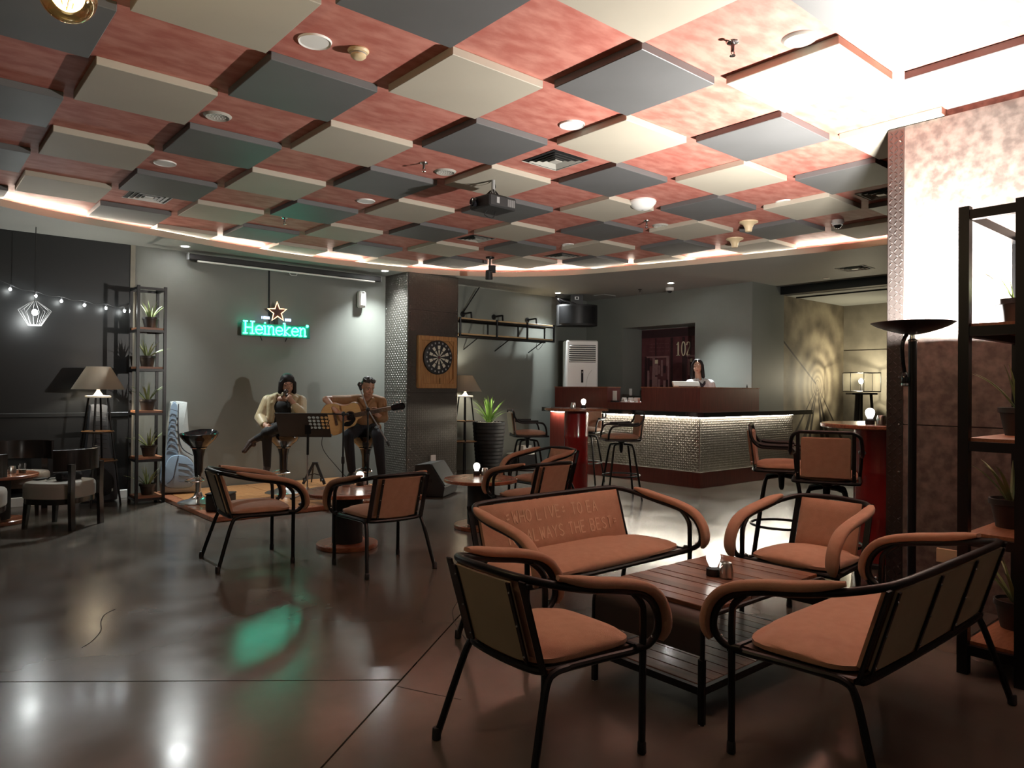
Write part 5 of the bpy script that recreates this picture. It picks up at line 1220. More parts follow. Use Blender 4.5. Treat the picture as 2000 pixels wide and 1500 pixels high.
mo = thing('point_of_sale_screen', 'silver-backed flat screen standing behind the bar parapet', 'screen', (8.83, 6.39, 1.352), VIEW + 0.25)
MB().box((0, 0, 0.06), (0.44, 0.025, 0.09), Matrix.Rotation(-0.5, 3, 'X'), bevel=0.01).build('housing', 'vent_grey', mo); part('trim', 'black_matte', mo, 'box', (0.02, -0.012, 0.018), (0.30, 0.03, 0.016)); part('stand', 'black_matte', mo, 'box', (0, 0.03, -0.14), (0.12, 0.10, 0.30))
part('counter_shelf', 'mahogany', bar, 'box', (0.53, 0.60, 1.035), (0.30, 0.60, 0.03))
tag(MB().lathe([(0.012, 0.0), (0.012, 0.03), (0.006, 0.035), (0.006, 0.05)], 12, (9.78, 5.98, 1.367)).build('pen_holder', 'black_matte'), 'tiny black knob on the end of the bar parapet', 'knob')
# ================================================================ STAGE THINGS
SZ = 0.05
def swivel_stool(loc, label, dz=0.0):
    t = thing('gas_lift_stool', label, 'stool', loc, VIEW, 'glossy swivel bar stools on the stage')
    part('base', 'chrome', t, 'lathe', [(0.21, 0.0), (0.212, 0.006), (0.19, 0.018), (0.10, 0.038), (0.05, 0.07), (0.034, 0.11)], 36)
    part('post', 'chrome', t, 'lathe', [(0.030, 0.09), (0.030, 0.30)], 16); part('sleeve', 'black_gloss', t, 'lathe', [(0.038, 0.28 + dz), (0.045, 0.34 + dz), (0.05, 0.50 + dz), (0.07, 0.585 + dz), (0.09, 0.60 + dz)], 20)
    part('foot_rest', 'chrome', t, 'tube', catmull([(-0.03, 0, 0.27), (-0.10, -0.10, 0.25), (0, -0.19, 0.245), (0.10, -0.10, 0.25), (0.03, 0, 0.27)], 6), 0.010, 8)
    mb = MB(); n = 32; lev = [(0.06, 0.58, 0), (0.10, 0.62, 0), (0.155, 0.67, 0), (0.19, 0.71, .4), (0.205, 0.735, 1.0), (0.198, 0.74, 1.0), (0.175, 0.715, .5), (0.12, 0.69, .1), (0.0001, 0.68, 0)]; vs = []
    for r, z, k in lev:
        for i in range(n): a = 2 * PI * i / n; vs.append((r * math.cos(a), r * math.sin(a), z + dz + k * 0.05 * max(0, math.sin(a)) ** 2 + k * 0.015 * abs(math.cos(a))))
    mb._add(vs, [(i * n + k, i * n + (k + 1) % n, (i + 1) * n + (k + 1) % n, (i + 1) * n + k) for i in range(len(lev) - 1) for k in range(n)]); mb.build('bucket_seat', 'black_gloss', t)
    return t
swivel_stool(G(387, 981, SZ), 'empty glossy black bucket stool on a chrome foot beside the blue gig bag')
S1 = Vector((3.59, 8.40, SZ)); S2 = Vector((4.48, 8.01, SZ))
swivel_stool(S1, 'chrome-footed bucket stool under the singer', -0.05); swivel_stool(S2, 'chrome-footed bucket stool under the guitarist', -0.075)
# gig bags
gb = thing('gig_bag', 'pale blue and grey guitar gig bag leaning on the stage wall', 'gig bag', (2.60, 9.04, SZ + 0.024), VIEW + 0.55)
lean = Matrix.Rotation(-0.16, 4, 'X')
out = catmull([(-0.20, 0.04, 0), (-0.16, 0.0, 0), (0.16, 0.0, 0), (0.205, 0.06, 0), (0.215, 0.20, 0), (0.18, 0.36, 0), (0.135, 0.50, 0), (0.105, 0.72, 0), (0.09, 1.02, 0), (0.075, 1.07, 0), (-0.075, 1.08, 0), (-0.10, 1.03, 0), (-0.13, 0.72, 0), (-0.16, 0.50, 0), (-0.20, 0.36, 0), (-0.215, 0.20, 0)], 4, True)
def bag(par, outline, m, dep, y0, name='body'):
    mb = MB(); n = len(outline); vs = []; cx = sum(p.x for p in outline) / n; cz = sum(p.y for p in outline) / n
    lv = ((0.97, y0), (1.0, y0 - 0.02), (1.0, y0 - dep + 0.02), (0.96, y0 - dep), (0.55, y0 - dep - 0.012), (0.02, y0 - dep - 0.015))
    for k, y in lv:
        for p in outline: vs.append(lean @ Vector((cx + (p.x - cx) * k, y, cz + (p.y - cz) * k)))
    fs = [tuple(range(n))] + [(i * n + k, i * n + (k + 1) % n, (i + 1) * n + (k + 1) % n, (i + 1) * n + k) for i in range(len(lv) - 1) for k in range(n)]
    mb._add(vs, fs); return mb.build(name, m, par)
bag(gb, out, 'bag_grey', 0.14, 0.14)
bag(gb, catmull([(-0.205, 0.10, 0), (-0.03, 0.12, 0), (0.0, 0.45, 0), (-0.03, 0.75, 0), (-0.02, 1.04, 0), (-0.085, 1.04, 0), (-0.12, 0.75, 0), (-0.15, 0.48, 0), (-0.20, 0.30, 0)], 4, True), 'bag_blue', 0.03, 0.02, 'blue_panel')
pk = bag(gb, catmull([(-0.15, 0.06, 0), (0.10, 0.04, 0), (0.16, 0.12, 0), (0.16, 0.28, 0), (0.08, 0.40, 0), (-0.06, 0.43, 0), (-0.14, 0.36, 0), (-0.17, 0.2, 0)], 4, True), 'bag_blue', 0.045, 0.0, 'pocket')
pipe = MB()
for z in (0.12, 0.19, 0.26, 0.33): pipe.tube([lean @ Vector((-0.02, -0.060, z)), lean @ Vector((0.14, -0.060, z - 0.03))], 0.0035, 5)
pipe.tube([lean @ v for v in catmull([(-0.02, -0.058, 0.42), (-0.05, -0.060, 0.30), (-0.08, -0.06, 0.16), (-0.14, -0.058, 0.10)], 4)], 0.005, 6); pipe.build('seam', 'bag_dark', pk)
sm = MB()
for z in (0.50, 0.58, 0.66, 0.74, 0.82, 0.90, 0.98): sm.tube([lean @ Vector((-0.14 + (z - 0.5) * 0.07, -0.03, z)), lean @ Vector((-0.01, -0.03, z - 0.03))], 0.0035, 5)
sm.build('seam', 'bag_dark', gb)
MB().tube([lean @ v for v in catmull([(-0.01, -0.022, 1.04), (-0.015, -0.026, 0.75), (0.02, -0.028, 0.52), (0.14, -0.022, 0.42)], 5)], 0.006, 6).build('piping', 'bag_dark', gb)
db_ = thing('gig_bag', 'black guitar gig bag leaning on the dark wall behind the floor lamp', 'gig bag', (1.80, 9.27, 0.004), 0.0)
lean = Matrix.Rotation(-0.06, 4, 'X')
bag(db_, catmull([(p.x * 0.92, p.y * 1.02, 0) for p in out[::4]], 4, True), 'bag_dark', 0.12, 0.09); bag(db_, catmull([(-0.10, 0.08, 0), (0.10, 0.08, 0), (0.14, 0.25, 0), (0.0, 0.40, 0), (-0.14, 0.25, 0)], 4, True), 'black_cloth', 0.04, -0.02, 'pocket')
part('zip_pull', 'chrome', db_, 'box', (0.12, -0.055, 0.13), (0.012, 0.006, 0.03))
sm = MB()
for k in range(9): sm.tube([lean @ Vector((-0.08, -0.05, 0.62 + k * 0.05)), lean @ Vector((0.07, -0.05, 0.60 + k * 0.05))], 0.003, 5)
sm.build('seam', 'black_matte', db_)
# music stand
p = G(600, 980, SZ)
ms = thing('music_stand', 'black music stand with song sheets in front of the singer', 'music stand', p, VIEW)
part('pole', 'grey_plastic', ms, 'tube', [(0, 0, 0.10), (0, 0, 0.62)], 0.009, 8); part('upper_pole', 'black_metal', ms, 'tube', [(0, 0, 0.52), (0, 0, 0.79)], 0.014, 8)
for k in range(3): a = 0.5 + k * 2.094; part('leg', 'grey_plastic', ms, 'tube', catmull([(0, 0, 0.16), (0.10 * math.cos(a), 0.10 * math.sin(a), 0.07), (0.25 * math.cos(a), 0.25 * math.sin(a), 0.012)], 4), 0.009, 8); part('leg_cap', 'black_matte', ms, 'ell', (0.25 * math.cos(a), 0.25 * math.sin(a), 0.014), (0.018, 0.018, 0.014))
tlt = Matrix.Rotation(PI - 0.95, 3, 'X'); ctr = Vector((-0.05, -0.01, 0.85))
desk = MB()                       # desk with a grid of round holes on its right half (seen from behind)
W2, H2 = 0.29, 0.165
def dpnt(x, z, y=0.0): return ctr + tlt @ Vector((x, z, y))
def plate(x0, x1, z0, z1): desk.box(dpnt((x0 + x1) / 2, (z0 + z1) / 2), (x1 - x0, z1 - z0, 0.004), tlt)
plate(-W2, 0.06, -H2, H2); plate(0.06, W2, -H2, -0.06); plate(0.06, W2, 0.13, H2)
gx, gz = 5, 4; cwx, cwz = (W2 - 0.06) / gx, 0.19 / gz
for i in range(gx):
    for j in range(gz):
        cx, cz = 0.06 + (i + .5) * cwx, -0.06 + (j + .5) * cwz; rr = 0.018; n = 16; vs = []
        for k in range(n):
            a = 2 * PI * k / n; c, s = math.cos(a), math.sin(a); q = max(abs(c), abs(s))
            vs.append(dpnt(cx + rr * c, cz + rr * s)); vs.append(dpnt(cx + c / q * cwx / 2, cz + s / q * cwz / 2))
        desk._add(vs, [(2 * k, 2 * k + 1, (2 * k + 3) % (2 * n), (2 * k + 2) % (2 * n)) for k in range(n)])
desk.build('desk', 'black_matte', ms, False); part('lip', 'black_matte', ms, 'box', dpnt(0, -H2, -0.02), (2 * W2, 0.004, 0.05), tlt); part('bracket', 'black_metal', ms, 'box', (0.0, 0.0, 0.80), (0.06, 0.03, 0.10))
sh_ = tag(MB().box(ms.matrix_basis.to_translation() * 0 + Vector((0, 0, 0)), (0.26, 0.21, 0.003)).build('song_sheet', 'paper'), 'white song sheet resting on the music stand', 'paper')
Mw = Matrix.Translation(p) @ Matrix.Rotation(VIEW, 4, 'Z') @ Matrix.Translation(ctr) @ tlt.to_4x4(); sh_.matrix_world = Mw @ Matrix.Translation((-0.155, 0.0, -0.006)); sh_['group'] = 'song sheets'
# microphone stands
def mic_stand(loc, label, tilt_pts, height, mic=True):
    t = thing('microphone_stand', label, 'mic stand', loc, VIEW, 'black microphone stands')
    part('pole', 'black_metal', t, 'tube', [(0, 0, 0.06), (0, 0, height)], 0.010, 8); part('clutch', 'black_matte', t, 'lathe', [(0.018, height * 0.42), (0.02, height * 0.45), (0.018, height * 0.5)], 12)
    for k in range(3): a = 1.1 + k * 2.094; part('leg', 'black_metal', t, 'tube', [(0, 0, 0.12), (0.27 * math.cos(a), 0.27 * math.sin(a), 0.011)], 0.010, 8)
    part('boom', 'grey_plastic' if mic else 'black_metal', t, 'tube', tilt_pts, 0.008, 8); part('boom_clamp', 'black_matte', t, 'ell', (0, 0, height), (0.024, 0.024, 0.028)); part('boom_grip', 'black_matte', t, 'tube', [Vector(tilt_pts[-1]) * 1.0, Vector(tilt_pts[-1]) + (Vector(tilt_pts[-1]) - Vector(tilt_pts[0])).normalized() * 0.06], 0.012, 8)
    return t
b1 = G(669, 976, SZ); b2 = G(717, 975, SZ)
mic_stand(b1, 'black microphone stand with a level boom before the guitar', [(-0.27, 0.0, 0.97), (0.0, 0, 0.966)], 0.97, False)
m2 = mic_stand(b2, 'black boom microphone stand angled to the guitarist', [(-0.085, 0.0, 1.24), (0.0, 0.0, 1.02), (0.22, 0.0, 0.66)], 1.02)
mic = thing('microphone', 'black microphone clipped to the angled boom stand', 'microphone', b2, VIEW); part('body', 'black_matte', mic, 'tube', [(-0.083, 0.0, 1.243), (-0.10, 0.03, 1.29)], [0.014, 0.02], 10); part('grille', 'dark_steel', mic, 'ell', (-0.104, 0.036, 1.305), (0.028, 0.028, 0.030))
MB().tube(catmull([b1 + Vector((-0.12, 0.10, 0.90)), b1 + Vector((-0.20, 0.12, 0.62)), b1 + Vector((-0.02, 0.10, 0.36)), b1 + Vector((0.20, 0.05, 0.12)), b1 + Vector((0.3, 0.0, 0.008))], 7), 0.004, 5).build('microphone_cable', 'black_matte')
tag(bpy.data.objects['microphone_cable'], 'thin black cable looping down from the level boom stand', 'cable')
# folded guitar stand (black A shape)
p = G(615, 946, SZ); gs = thing('guitar_stand', 'black A-frame guitar stand standing empty between the performers', 'guitar stand', p, VIEW)
for s in (1, -1):
    MB().bar((s * 0.02, 0, 0.27), (s * 0.14, -0.05, 0.01), 0.035, 0.02, (0, 1, 0)).build('front_leg', 'black_matte', gs); MB().tube([(s * 0.02, 0, 0.26), (s * 0.09, 0.16, 0.01)], 0.010, 6).build('rear_leg', 'black_matte', gs)
    MB().tube(catmull([(s * 0.11, -0.04, 0.07), (s * 0.11, -0.12, 0.06), (s * 0.11, -0.13, 0.10)], 4), 0.012, 8).build('yoke', 'black_matte', gs)
part('brace', 'black_matte', gs, 'tube', [(-0.09, -0.03, 0.12), (0, -0.02, 0.14), (0.09, -0.03, 0.12)], 0.006, 6); part('hinge', 'black_matte', gs, 'box', (0, 0, 0.275), (0.07, 0.04, 0.03))
# stage monitor wedges
def wedge(loc, rz, label, s=1.0):
    t = thing('monitor_speaker', label, 'speaker', loc, rz)
    M_ = Matrix(((0, 0, 1, 0), (1, 0, 0, 0), (0, 1, 0, 0), (0, 0, 0, 1)))
    MB().prism([(-0.20 * s, 0.01), (0.20 * s, 0.01), (0.22 * s, 0.12 * s), (0.03 * s, 0.40 * s), (-0.16 * s, 0.38 * s)], -0.25 * s, 0.25 * s, M_).build('cabinet', 'grey_cab', t, False)
    nrm = Vector((0, 0.28, 0.19)).normalized(); a, b = Vector((0, 0.22 * s, 0.12 * s)), Vector((0, 0.03 * s, 0.40 * s))
    MB().bar(a + nrm * 0.006 + (b - a) * 0.05, b + nrm * 0.006 - (b - a) * 0.05, 0.46 * s, 0.008, (0, 0.28, 0.19)).build('grille', 'grey_grille', t)
    for sx in (1, -1): part('foot', 'black_matte', t, 'box', (sx * 0.2 * s, 0, 0.005), (0.03, 0.36 * s, 0.01))
    part('handle', 'black_matte', t, 'box', (0.252 * s, 0, 0.2 * s), (0.006, 0.12 * s, 0.04))
mat('grey_cab', (0.022, 0.024, 0.024), 0.5); mat('grey_grille', (0.055, 0.062, 0.062), 0.55, 0.2)
p = G(840, 968); wedge(Vector((5.17, 7.50, 0)), math.radians(215), 'dark grey wedge stage monitor on the floor below the dartboard', 1.0)
MB().tube(catmull([(5.055, 7.69, 0.06), (5.03, 7.76, 0.012), (5.25, 7.98, 0.006), (5.8, 8.2, 0.006), (6.3, 8.5, 0.006), (6.62, 8.72, 0.006)], 6), 0.006, 5).build('speaker_cable', 'black_matte')
tag(bpy.data.objects['speaker_cable'], 'black cable on the floor behind the wedge monitor', 'cable')
p = G(430, 1000, SZ); bb = thing('stage_box', 'small black cable box on the stage corner behind a lounge chair', 'box', p + Vector((0.04, 0.10, 0)), VIEW)
MB().box((0, 0, 0.085), (0.24, 0.20, 0.17), bevel=0.012).build('case', 'black_matte', bb); part('lid', 'black_metal', bb, 'box', (0, 0, 0.175), (0.245, 0.205, 0.014), bevel=0.004); part('handle', 'black_metal', bb, 'box', (0, -0.104, 0.1), (0.08, 0.01, 0.02))
# small black box/amp seen through the far stool
p = G(1035, 893)
am = thing('storage_box', 'white-topped black storage box on the floor by the palm pot', 'box', (7.95, 9.02, 0), 0.1); MB().box((0, 0, 0.12), (0.42, 0.28, 0.24), bevel=0.008).build('case', 'black_matte', am); part('lid', 'white_plastic', am, 'box', (0, 0, 0.25), (0.43, 0.29, 0.025), bevel=0.006); part('carton', 'vent_grey', am, 'box', (0.08, 0.02, 0.32), (0.2, 0.16, 0.12))
tag(MB().box((XR - 0.006, WX(1850, 1122, XR).y, 0.30), (0.014, 0.12, 0.09), bevel=0.004).build('wall_outlet', 'cream_plastic'), 'cream electrical outlet low on the concrete wall', 'outlet')

# ================================================================ PEOPLE
def union(name, prims, voxel, mats, parent, smooth_it=3, sf_=0.5):
    mb = MB()
    for pr_ in prims:
        if pr_[0] == 'c': mb.cap(pr_[1], pr_[2], pr_[3], pr_[4], 14)
        else: mb.ell(pr_[1], pr_[2], Matrix(pr_[3]) if pr_[3] else None, 20, 14)
    tmp = mb.build('tmp', [mats[0]], None, False)
    md = tmp.modifiers.new('r', 'REMESH'); md.mode = 'VOXEL'; md.voxel_size = voxel; md.adaptivity = 0
    if smooth_it: m2_ = tmp.modifiers.new('s', 'SMOOTH'); m2_.iterations = smooth_it; m2_.factor = sf_
    dg_ = bpy.context.evaluated_depsgraph_get(); dg_.update()
    me = bpy.data.meshes.new_from_object(tmp.evaluated_get(dg_)); me.name = name
    old = tmp.data; bpy.data.objects.remove(tmp); bpy.data.meshes.remove(old)
    me.materials.clear()
    for x in mats: me.materials.append(MATS[x])
    nf_ = len(me.polygons); C_ = np.empty(nf_ * 3); me.polygons.foreach_get('center', C_); C_ = C_.reshape(-1, 3)
    best = np.full(nf_, 1e9); idx = np.zeros(nf_, int)
    for pr_ in prims:
        if pr_[0] == 'c':
            a, b = np.array(pr_[1]), np.array(pr_[3]); ab = b - a; t = np.clip(((C_ - a) @ ab) / max(1e-9, ab @ ab), 0, 1)
            d = np.linalg.norm(C_ - (a + t[:, None] * ab), axis=1) - (pr_[2] + (pr_[4] - pr_[2]) * t)
        else:
            Rm = np.array(pr_[3]) if pr_[3] else np.eye(3); q = (C_ - np.array(pr_[1])) @ Rm; r_ = np.array(pr_[2]); k = np.linalg.norm(q / r_, axis=1); d = (k - 1) * r_.min()
        mi_ = pr_[5] if pr_[0] == 'c' else pr_[4]; w = d < best; best[w] = d[w]; idx[w] = mi_
    me.polygons.foreach_set('material_index', idx.astype(np.int32)); me.polygons.foreach_set('use_smooth', np.ones(nf_, bool))
    me.update(); o = bpy.data.objects.new(name, me); COL.objects.link(o); o.parent = parent; return o
def rotm(rx=0, ry=0, rz=0): return (Matrix.Rotation(rz, 3, 'Z') @ Matrix.Rotation(ry, 3, 'Y') @ Matrix.Rotation(rx, 3, 'X'))
def head_prims(c, s, R, skin, lips, fem=True):
    """head of height ~0.235*s; R turns it, facing local -y"""
    c = Vector(c); E = lambda o, r, m_: ('e', tuple(c + R @ (Vector(o) * s)), tuple(x * s for x in r), [list(v) for v in R], m_)
    P = [E((0, 0.012, 0.035), (0.073, 0.092, 0.085), skin), E((0, -0.022, -0.02), (0.061, 0.072, 0.082), skin), E((0, -0.040, -0.072), (0.040 if fem else 0.046, 0.042, 0.036), skin),
         E((0, -0.055, -0.095), (0.020 if fem else 0.026, 0.018, 0.016), skin), E((0, -0.096, -0.014), (0.012, 0.020, 0.016), skin), E((0, -0.088, 0.008), (0.008, 0.014, 0.026), skin),
         E((0.03, -0.074, 0.028), (0.024, 0.014, 0.010), skin), E((-0.03, -0.074, 0.028), (0.024, 0.014, 0.010), skin), E((0.034, -0.066, -0.03), (0.022, 0.02, 0.022), skin), E((-0.034, -0.066, -0.03), (0.022, 0.02, 0.022), skin),
         E((0, -0.0835, -0.0515), (0.019, 0.008, 0.0042), lips), E((0, -0.082, -0.0590), (0.016, 0.0085, 0.005), lips),
         E((0.073, 0.012, -0.005), (0.010, 0.020, 0.030), skin), E((-0.073, 0.012, -0.005), (0.010, 0.020, 0.030), skin)]
    return P
def face_bits(par, c, s, R, brow='hair'):
    c = Vector(c)
    for sx in (1, -1):
        part('eye', 'eye_white', par, 'ell', c + R @ Vector((sx * 0.030, -0.0755, 0.006)) * s, (0.0115 * s, 0.0065 * s, 0.0042 * s), R); part('pupil', 'screen_black', par, 'ell', c + R @ Vector((sx * 0.030, -0.0815, 0.005)) * s, (0.0055 * s, 0.0022 * s, 0.0042 * s), R)
        MB().tube([c + R @ Vector((sx * x, y, z)) * s for x, y, z in ((0.012, -0.087, 0.028), (0.03, -0.088, 0.035), (0.052, -0.072, 0.027))], 0.0030 * s, 6).build('eyebrow', brow, par)
def hand_prims(wrist, palm, fdir, side, s, m_, curl):
    """palm + five fingers: wrist and palm centre points, fdir finger direction, side across the palm, curl direction the fingers bend to"""
    w, p_ = Vector(wrist), Vector(palm); f, sd_, cu = Vector(fdir).normalized(), Vector(side).normalized(), Vector(curl).normalized()
    P = [('c', tuple(w), 0.026 * s, tuple(p_), 0.030 * s, m_)]
    for k, (o, L_) in enumerate(((-0.030, 0.062), (-0.010, 0.072), (0.010, 0.068), (0.030, 0.054))):
        a = p_ + sd_ * o * s + f * 0.012 * s; P.append(('c', tuple(p_ + sd_ * o * 0.7 * s - f * 0.015 * s), 0.016 * s, tuple(a), 0.0125 * s, m_))
        b = a + (f * 0.8 + cu * 0.35).normalized() * L_ * 0.5 * s; c = b + (f * 0.15 + cu).normalized() * L_ * 0.5 * s
        P += [('c', tuple(a), 0.0105 * s, tuple(b), 0.0095 * s, m_), ('c', tuple(b), 0.0095 * s, tuple(c), 0.008 * s, m_)]
    th = p_ - sd_ * 0.036 * s - f * 0.01 * s; t2 = th + (f * 0.5 + cu * 0.7 - sd_ * 0.4).normalized() * 0.035 * s
    P += [('c', tuple(p_ - sd_ * 0.015 * s - f * 0.02 * s), 0.017 * s, tuple(th), 0.013 * s, m_), ('c', tuple(th), 0.012 * s, tuple(t2), 0.010 * s, m_), ('c', tuple(t2), 0.010 * s, tuple(t2 + (f * 0.6 + cu * 0.6).normalized() * 0.028 * s), 0.008 * s, m_)]
    return P
def C(a, ra, b, rb, m_): return ('c', a, ra, b, rb, m_)
def E(c, r, m_, R=None): return ('e', c, r, [list(v) for v in R] if R else None, m_)
# ---- singer (local x: view right, y: away, z up; origin on the stage at her stool)
sp_ = thing('person', 'seated singer in a shiny beige jacket holding a microphone, legs crossed', 'person', S1, VIEW, 'performers')
HR = rotm(0.28, 0.0, 0.45); hc = (0.048, -0.035, 1.30)
B = head_prims(hc, 1.0, HR, 0, 2)
B += [C((0.025, 0.02, 1.12), 0.05, (0.04, -0.005, 1.22), 0.048, 0), E((0.0, -0.015, 1.12), (0.10, 0.07, 0.05), 0)]
B += [E((0, 0.02, 1.0), (0.15, 0.10, 0.15), 1), E((0, -0.045, 1.03), (0.115, 0.062, 0.085), 1), E((0, 0.015, 0.87), (0.14, 0.105, 0.14), 1), E((-0.01, 0.03, 0.765), (0.168, 0.135, 0.13), 1)]
B += [C((-0.07, 0.0, 0.77), 0.09, (-0.09, -0.34, 0.735), 0.068, 1), C((-0.09, -0.34, 0.735), 0.062, (-0.115, -0.24, 0.33), 0.042, 1), C((-0.115, -0.25, 0.33), 0.04, (-0.12, -0.27, 0.262), 0.038, 3), C((-0.12, -0.27, 0.262), 0.038, (-0.13, -0.37, 0.25), 0.028, 3)]
B += [C((0.08, 0.0, 0.78), 0.09, (0.05, -0.36, 0.80), 0.07, 1), C((0.05, -0.36, 0.80), 0.062, (-0.215, -0.33, 0.665), 0.040, 1), C((-0.215, -0.33, 0.665), 0.040, (-0.275, -0.34, 0.625), 0.038, 3), C((-0.275, -0.34, 0.625), 0.040, (-0.325, -0.40, 0.53), 0.030, 3), C((-0.27, -0.34, 0.61), 0.034, (-0.245, -0.33, 0.60), 0.03, 3)]
B += [C((-0.20, 0.02, 1.11), 0.045, (-0.26, -0.06, 0.90), 0.04, 0), C((-0.26, -0.06, 0.90), 0.038, (-0.13, -0.25, 0.81), 0.028, 0)] + hand_prims((-0.13, -0.25, 0.81), (-0.09, -0.29, 0.815), (0.9, -0.3, -0.1), (0.3, 0.9, 0.0), 0.95, 0, (0.2, 0, -1))
B += [C((0.19, 0.02, 1.11), 0.045, (0.235, -0.12, 0.95), 0.04, 0), C((0.235, -0.12, 0.95), 0.036, (0.15, -0.20, 1.11), 0.027, 0)] + hand_prims((0.15, -0.20, 1.11), (0.125, -0.205, 1.145), (-0.85, 0.1, 0.35), (0.25, 0.1, 0.95), 0.95, 0, (0.2, 0.9, -0.1))
body = union('body', B, 0.0062, ['skin', 'black_cloth', 'lips', 'shoe_brown'], sp_); face_bits(body, hc, 1.0, HR)
Jk = [E((0, 0.055, 1.02), (0.175, 0.085, 0.17), 0), E((0, 0.05, 0.88), (0.175, 0.10, 0.13), 0), C((-0.10, 0.03, 1.145), 0.058, (-0.19, 0.025, 1.10), 0.068, 0), C((0.10, 0.03, 1.145), 0.058, (0.185, 0.025, 1.10), 0.068, 0),
      C((-0.20, 0.02, 1.10), 0.075, (-0.265, -0.055, 0.90), 0.068, 0), C((-0.265, -0.055, 0.90), 0.070, (-0.175, -0.19, 0.83), 0.050, 0), C((0.19, 0.02, 1.10), 0.075, (0.24, -0.115, 0.95), 0.066, 0), C((0.24, -0.115, 0.95), 0.066, (0.185, -0.175, 1.035), 0.052, 0),
      C((-0.125, -0.045, 1.13), 0.05, (-0.15, -0.05, 0.86), 0.055, 0), C((0.13, -0.04, 1.13), 0.05, (0.155, -0.03, 0.88), 0.055, 0), C((-0.085, -0.035, 1.165), 0.03, (-0.11, -0.08, 1.08), 0.026, 0), C((0.095, -0.03, 1.165), 0.03, (0.12, -0.075, 1.08), 0.026, 0), C((-0.09, 0.05, 1.18), 0.03, (0.09, 0.05, 1.18), 0.03, 0), C((-0.15, 0.02, 0.79), 0.05, (0.15, 0.05, 0.79), 0.05, 0)]
union('jacket', Jk, 0.0075, ['jacket'], sp_)
Hr = []
hcv = Vector(hc)
def hp(o): return tuple(hcv + HR @ Vector(o))
Hr += [E(hp((0, 0.022, 0.045)), (0.086, 0.100, 0.088), 0, HR), E(hp((0, 0.05, -0.03)), (0.085, 0.065, 0.095), 0, HR)]
for s in (1, -1): Hr += [C(hp((s * 0.030, -0.052, 0.096)), 0.016, hp((s * 0.076, -0.032, 0.03)), 0.018, 0), E(hp((0, -0.01, 0.085)), (0.07, 0.075, 0.05), 0, HR), C(hp((s * 0.078, -0.030, 0.03)), 0.022, hp((s * 0.084, -0.020, -0.09)), 0.024, 0), C(hp((s * 0.075, 0.02, 0.02)), 0.026, hp((s * 0.08, 0.02, -0.10)), 0.026, 0)]
union('hair', Hr, 0.006, ['hair'], sp_)
mc_ = thing('microphone', 'black handheld microphone in the singer\'s hand', 'microphone', S1, VIEW)
part('body', 'black_matte', mc_, 'tube', [(0.115, -0.175, 1.03), (0.085, -0.185, 1.19)], [0.013, 0.018], 12); part('grille', 'dark_steel', mc_, 'ell', (0.079, -0.185, 1.215), (0.027, 0.027, 0.030)); part('band', 'chrome', mc_, 'tube', [(0.0865, -0.1845, 1.183), (0.085, -0.185, 1.191)], 0.0195, 12)
# ---- guitarist
gp = thing('person', 'seated guitarist in a brown shirt and dark jeans playing an acoustic guitar', 'person', S2, VIEW, 'performers')
HR = rotm(0.42, 0.05, 0.62); hc = (0.035, -0.075, 1.275)
B = head_prims(hc, 1.02, HR, 0, 2, False) + [C((0.015, 0.01, 1.10), 0.062, (0.03, -0.03, 1.19), 0.057, 0)]
B += [E((0, 0.02, 1.0), (0.175, 0.11, 0.16), 1), E((0, 0.01, 0.86), (0.155, 0.12, 0.13), 1), E((0, 0.02, 0.765), (0.168, 0.135, 0.13), 3)]
B += [C((-0.085, -0.02, 0.755), 0.085, (-0.13, -0.40, 0.70), 0.068, 3), C((-0.13, -0.40, 0.70), 0.066, (-0.105, -0.30, 0.29), 0.050, 3), C((-0.105, -0.30, 0.29), 0.036, (-0.105, -0.30, 0.24), 0.036, 0), C((-0.105, -0.30, 0.225), 0.042, (-0.11, -0.42, 0.205), 0.034, 4)]
B += [C((0.09, -0.02, 0.757), 0.086, (0.215, -0.36, 0.70), 0.072, 3), C((0.215, -0.36, 0.70), 0.072, (0.25, -0.28, 0.24), 0.050, 3), C((0.25, -0.28, 0.24), 0.036, (0.25, -0.28, 0.15), 0.036, 0), C((0.25, -0.28, 0.075), 0.042, (0.27, -0.40, 0.055), 0.034, 4), C((0.25, -0.28, 0.15), 0.036, (0.25, -0.28, 0.08), 0.036, 0)]
B += [C((-0.215, 0.0, 1.12), 0.05, (-0.43, -0.27, 1.125), 0.044, 0), C((-0.43, -0.27, 1.125), 0.041, (-0.26, -0.395, 0.975), 0.027, 0)] + hand_prims((-0.26, -0.395, 0.975), (-0.212, -0.388, 0.945), (0.85, 0.0, -0.45), (0.4, 0.0, 0.9), 1.0, 0, (0.3, 0.5, -0.7))
B += [C((0.20, 0.0, 1.10), 0.05, (0.235, -0.08, 0.88), 0.044, 0), C((0.235, -0.08, 0.88), 0.042, (0.17, -0.21, 0.94), 0.028, 0)] + hand_prims((0.17, -0.205, 0.94), (0.155, -0.225, 0.975), (-0.2, 0.0, 0.95), (0.95, 0, 0.2), 1.0, 0, (-0.1, -1, 0.2))
body = union('body', B, 0.0062, ['skin', 'black_cloth', 'lips', 'jeans', 'shoe_brown'], gp); face_bits(body, hc, 1.02, HR, 'hair_grey')
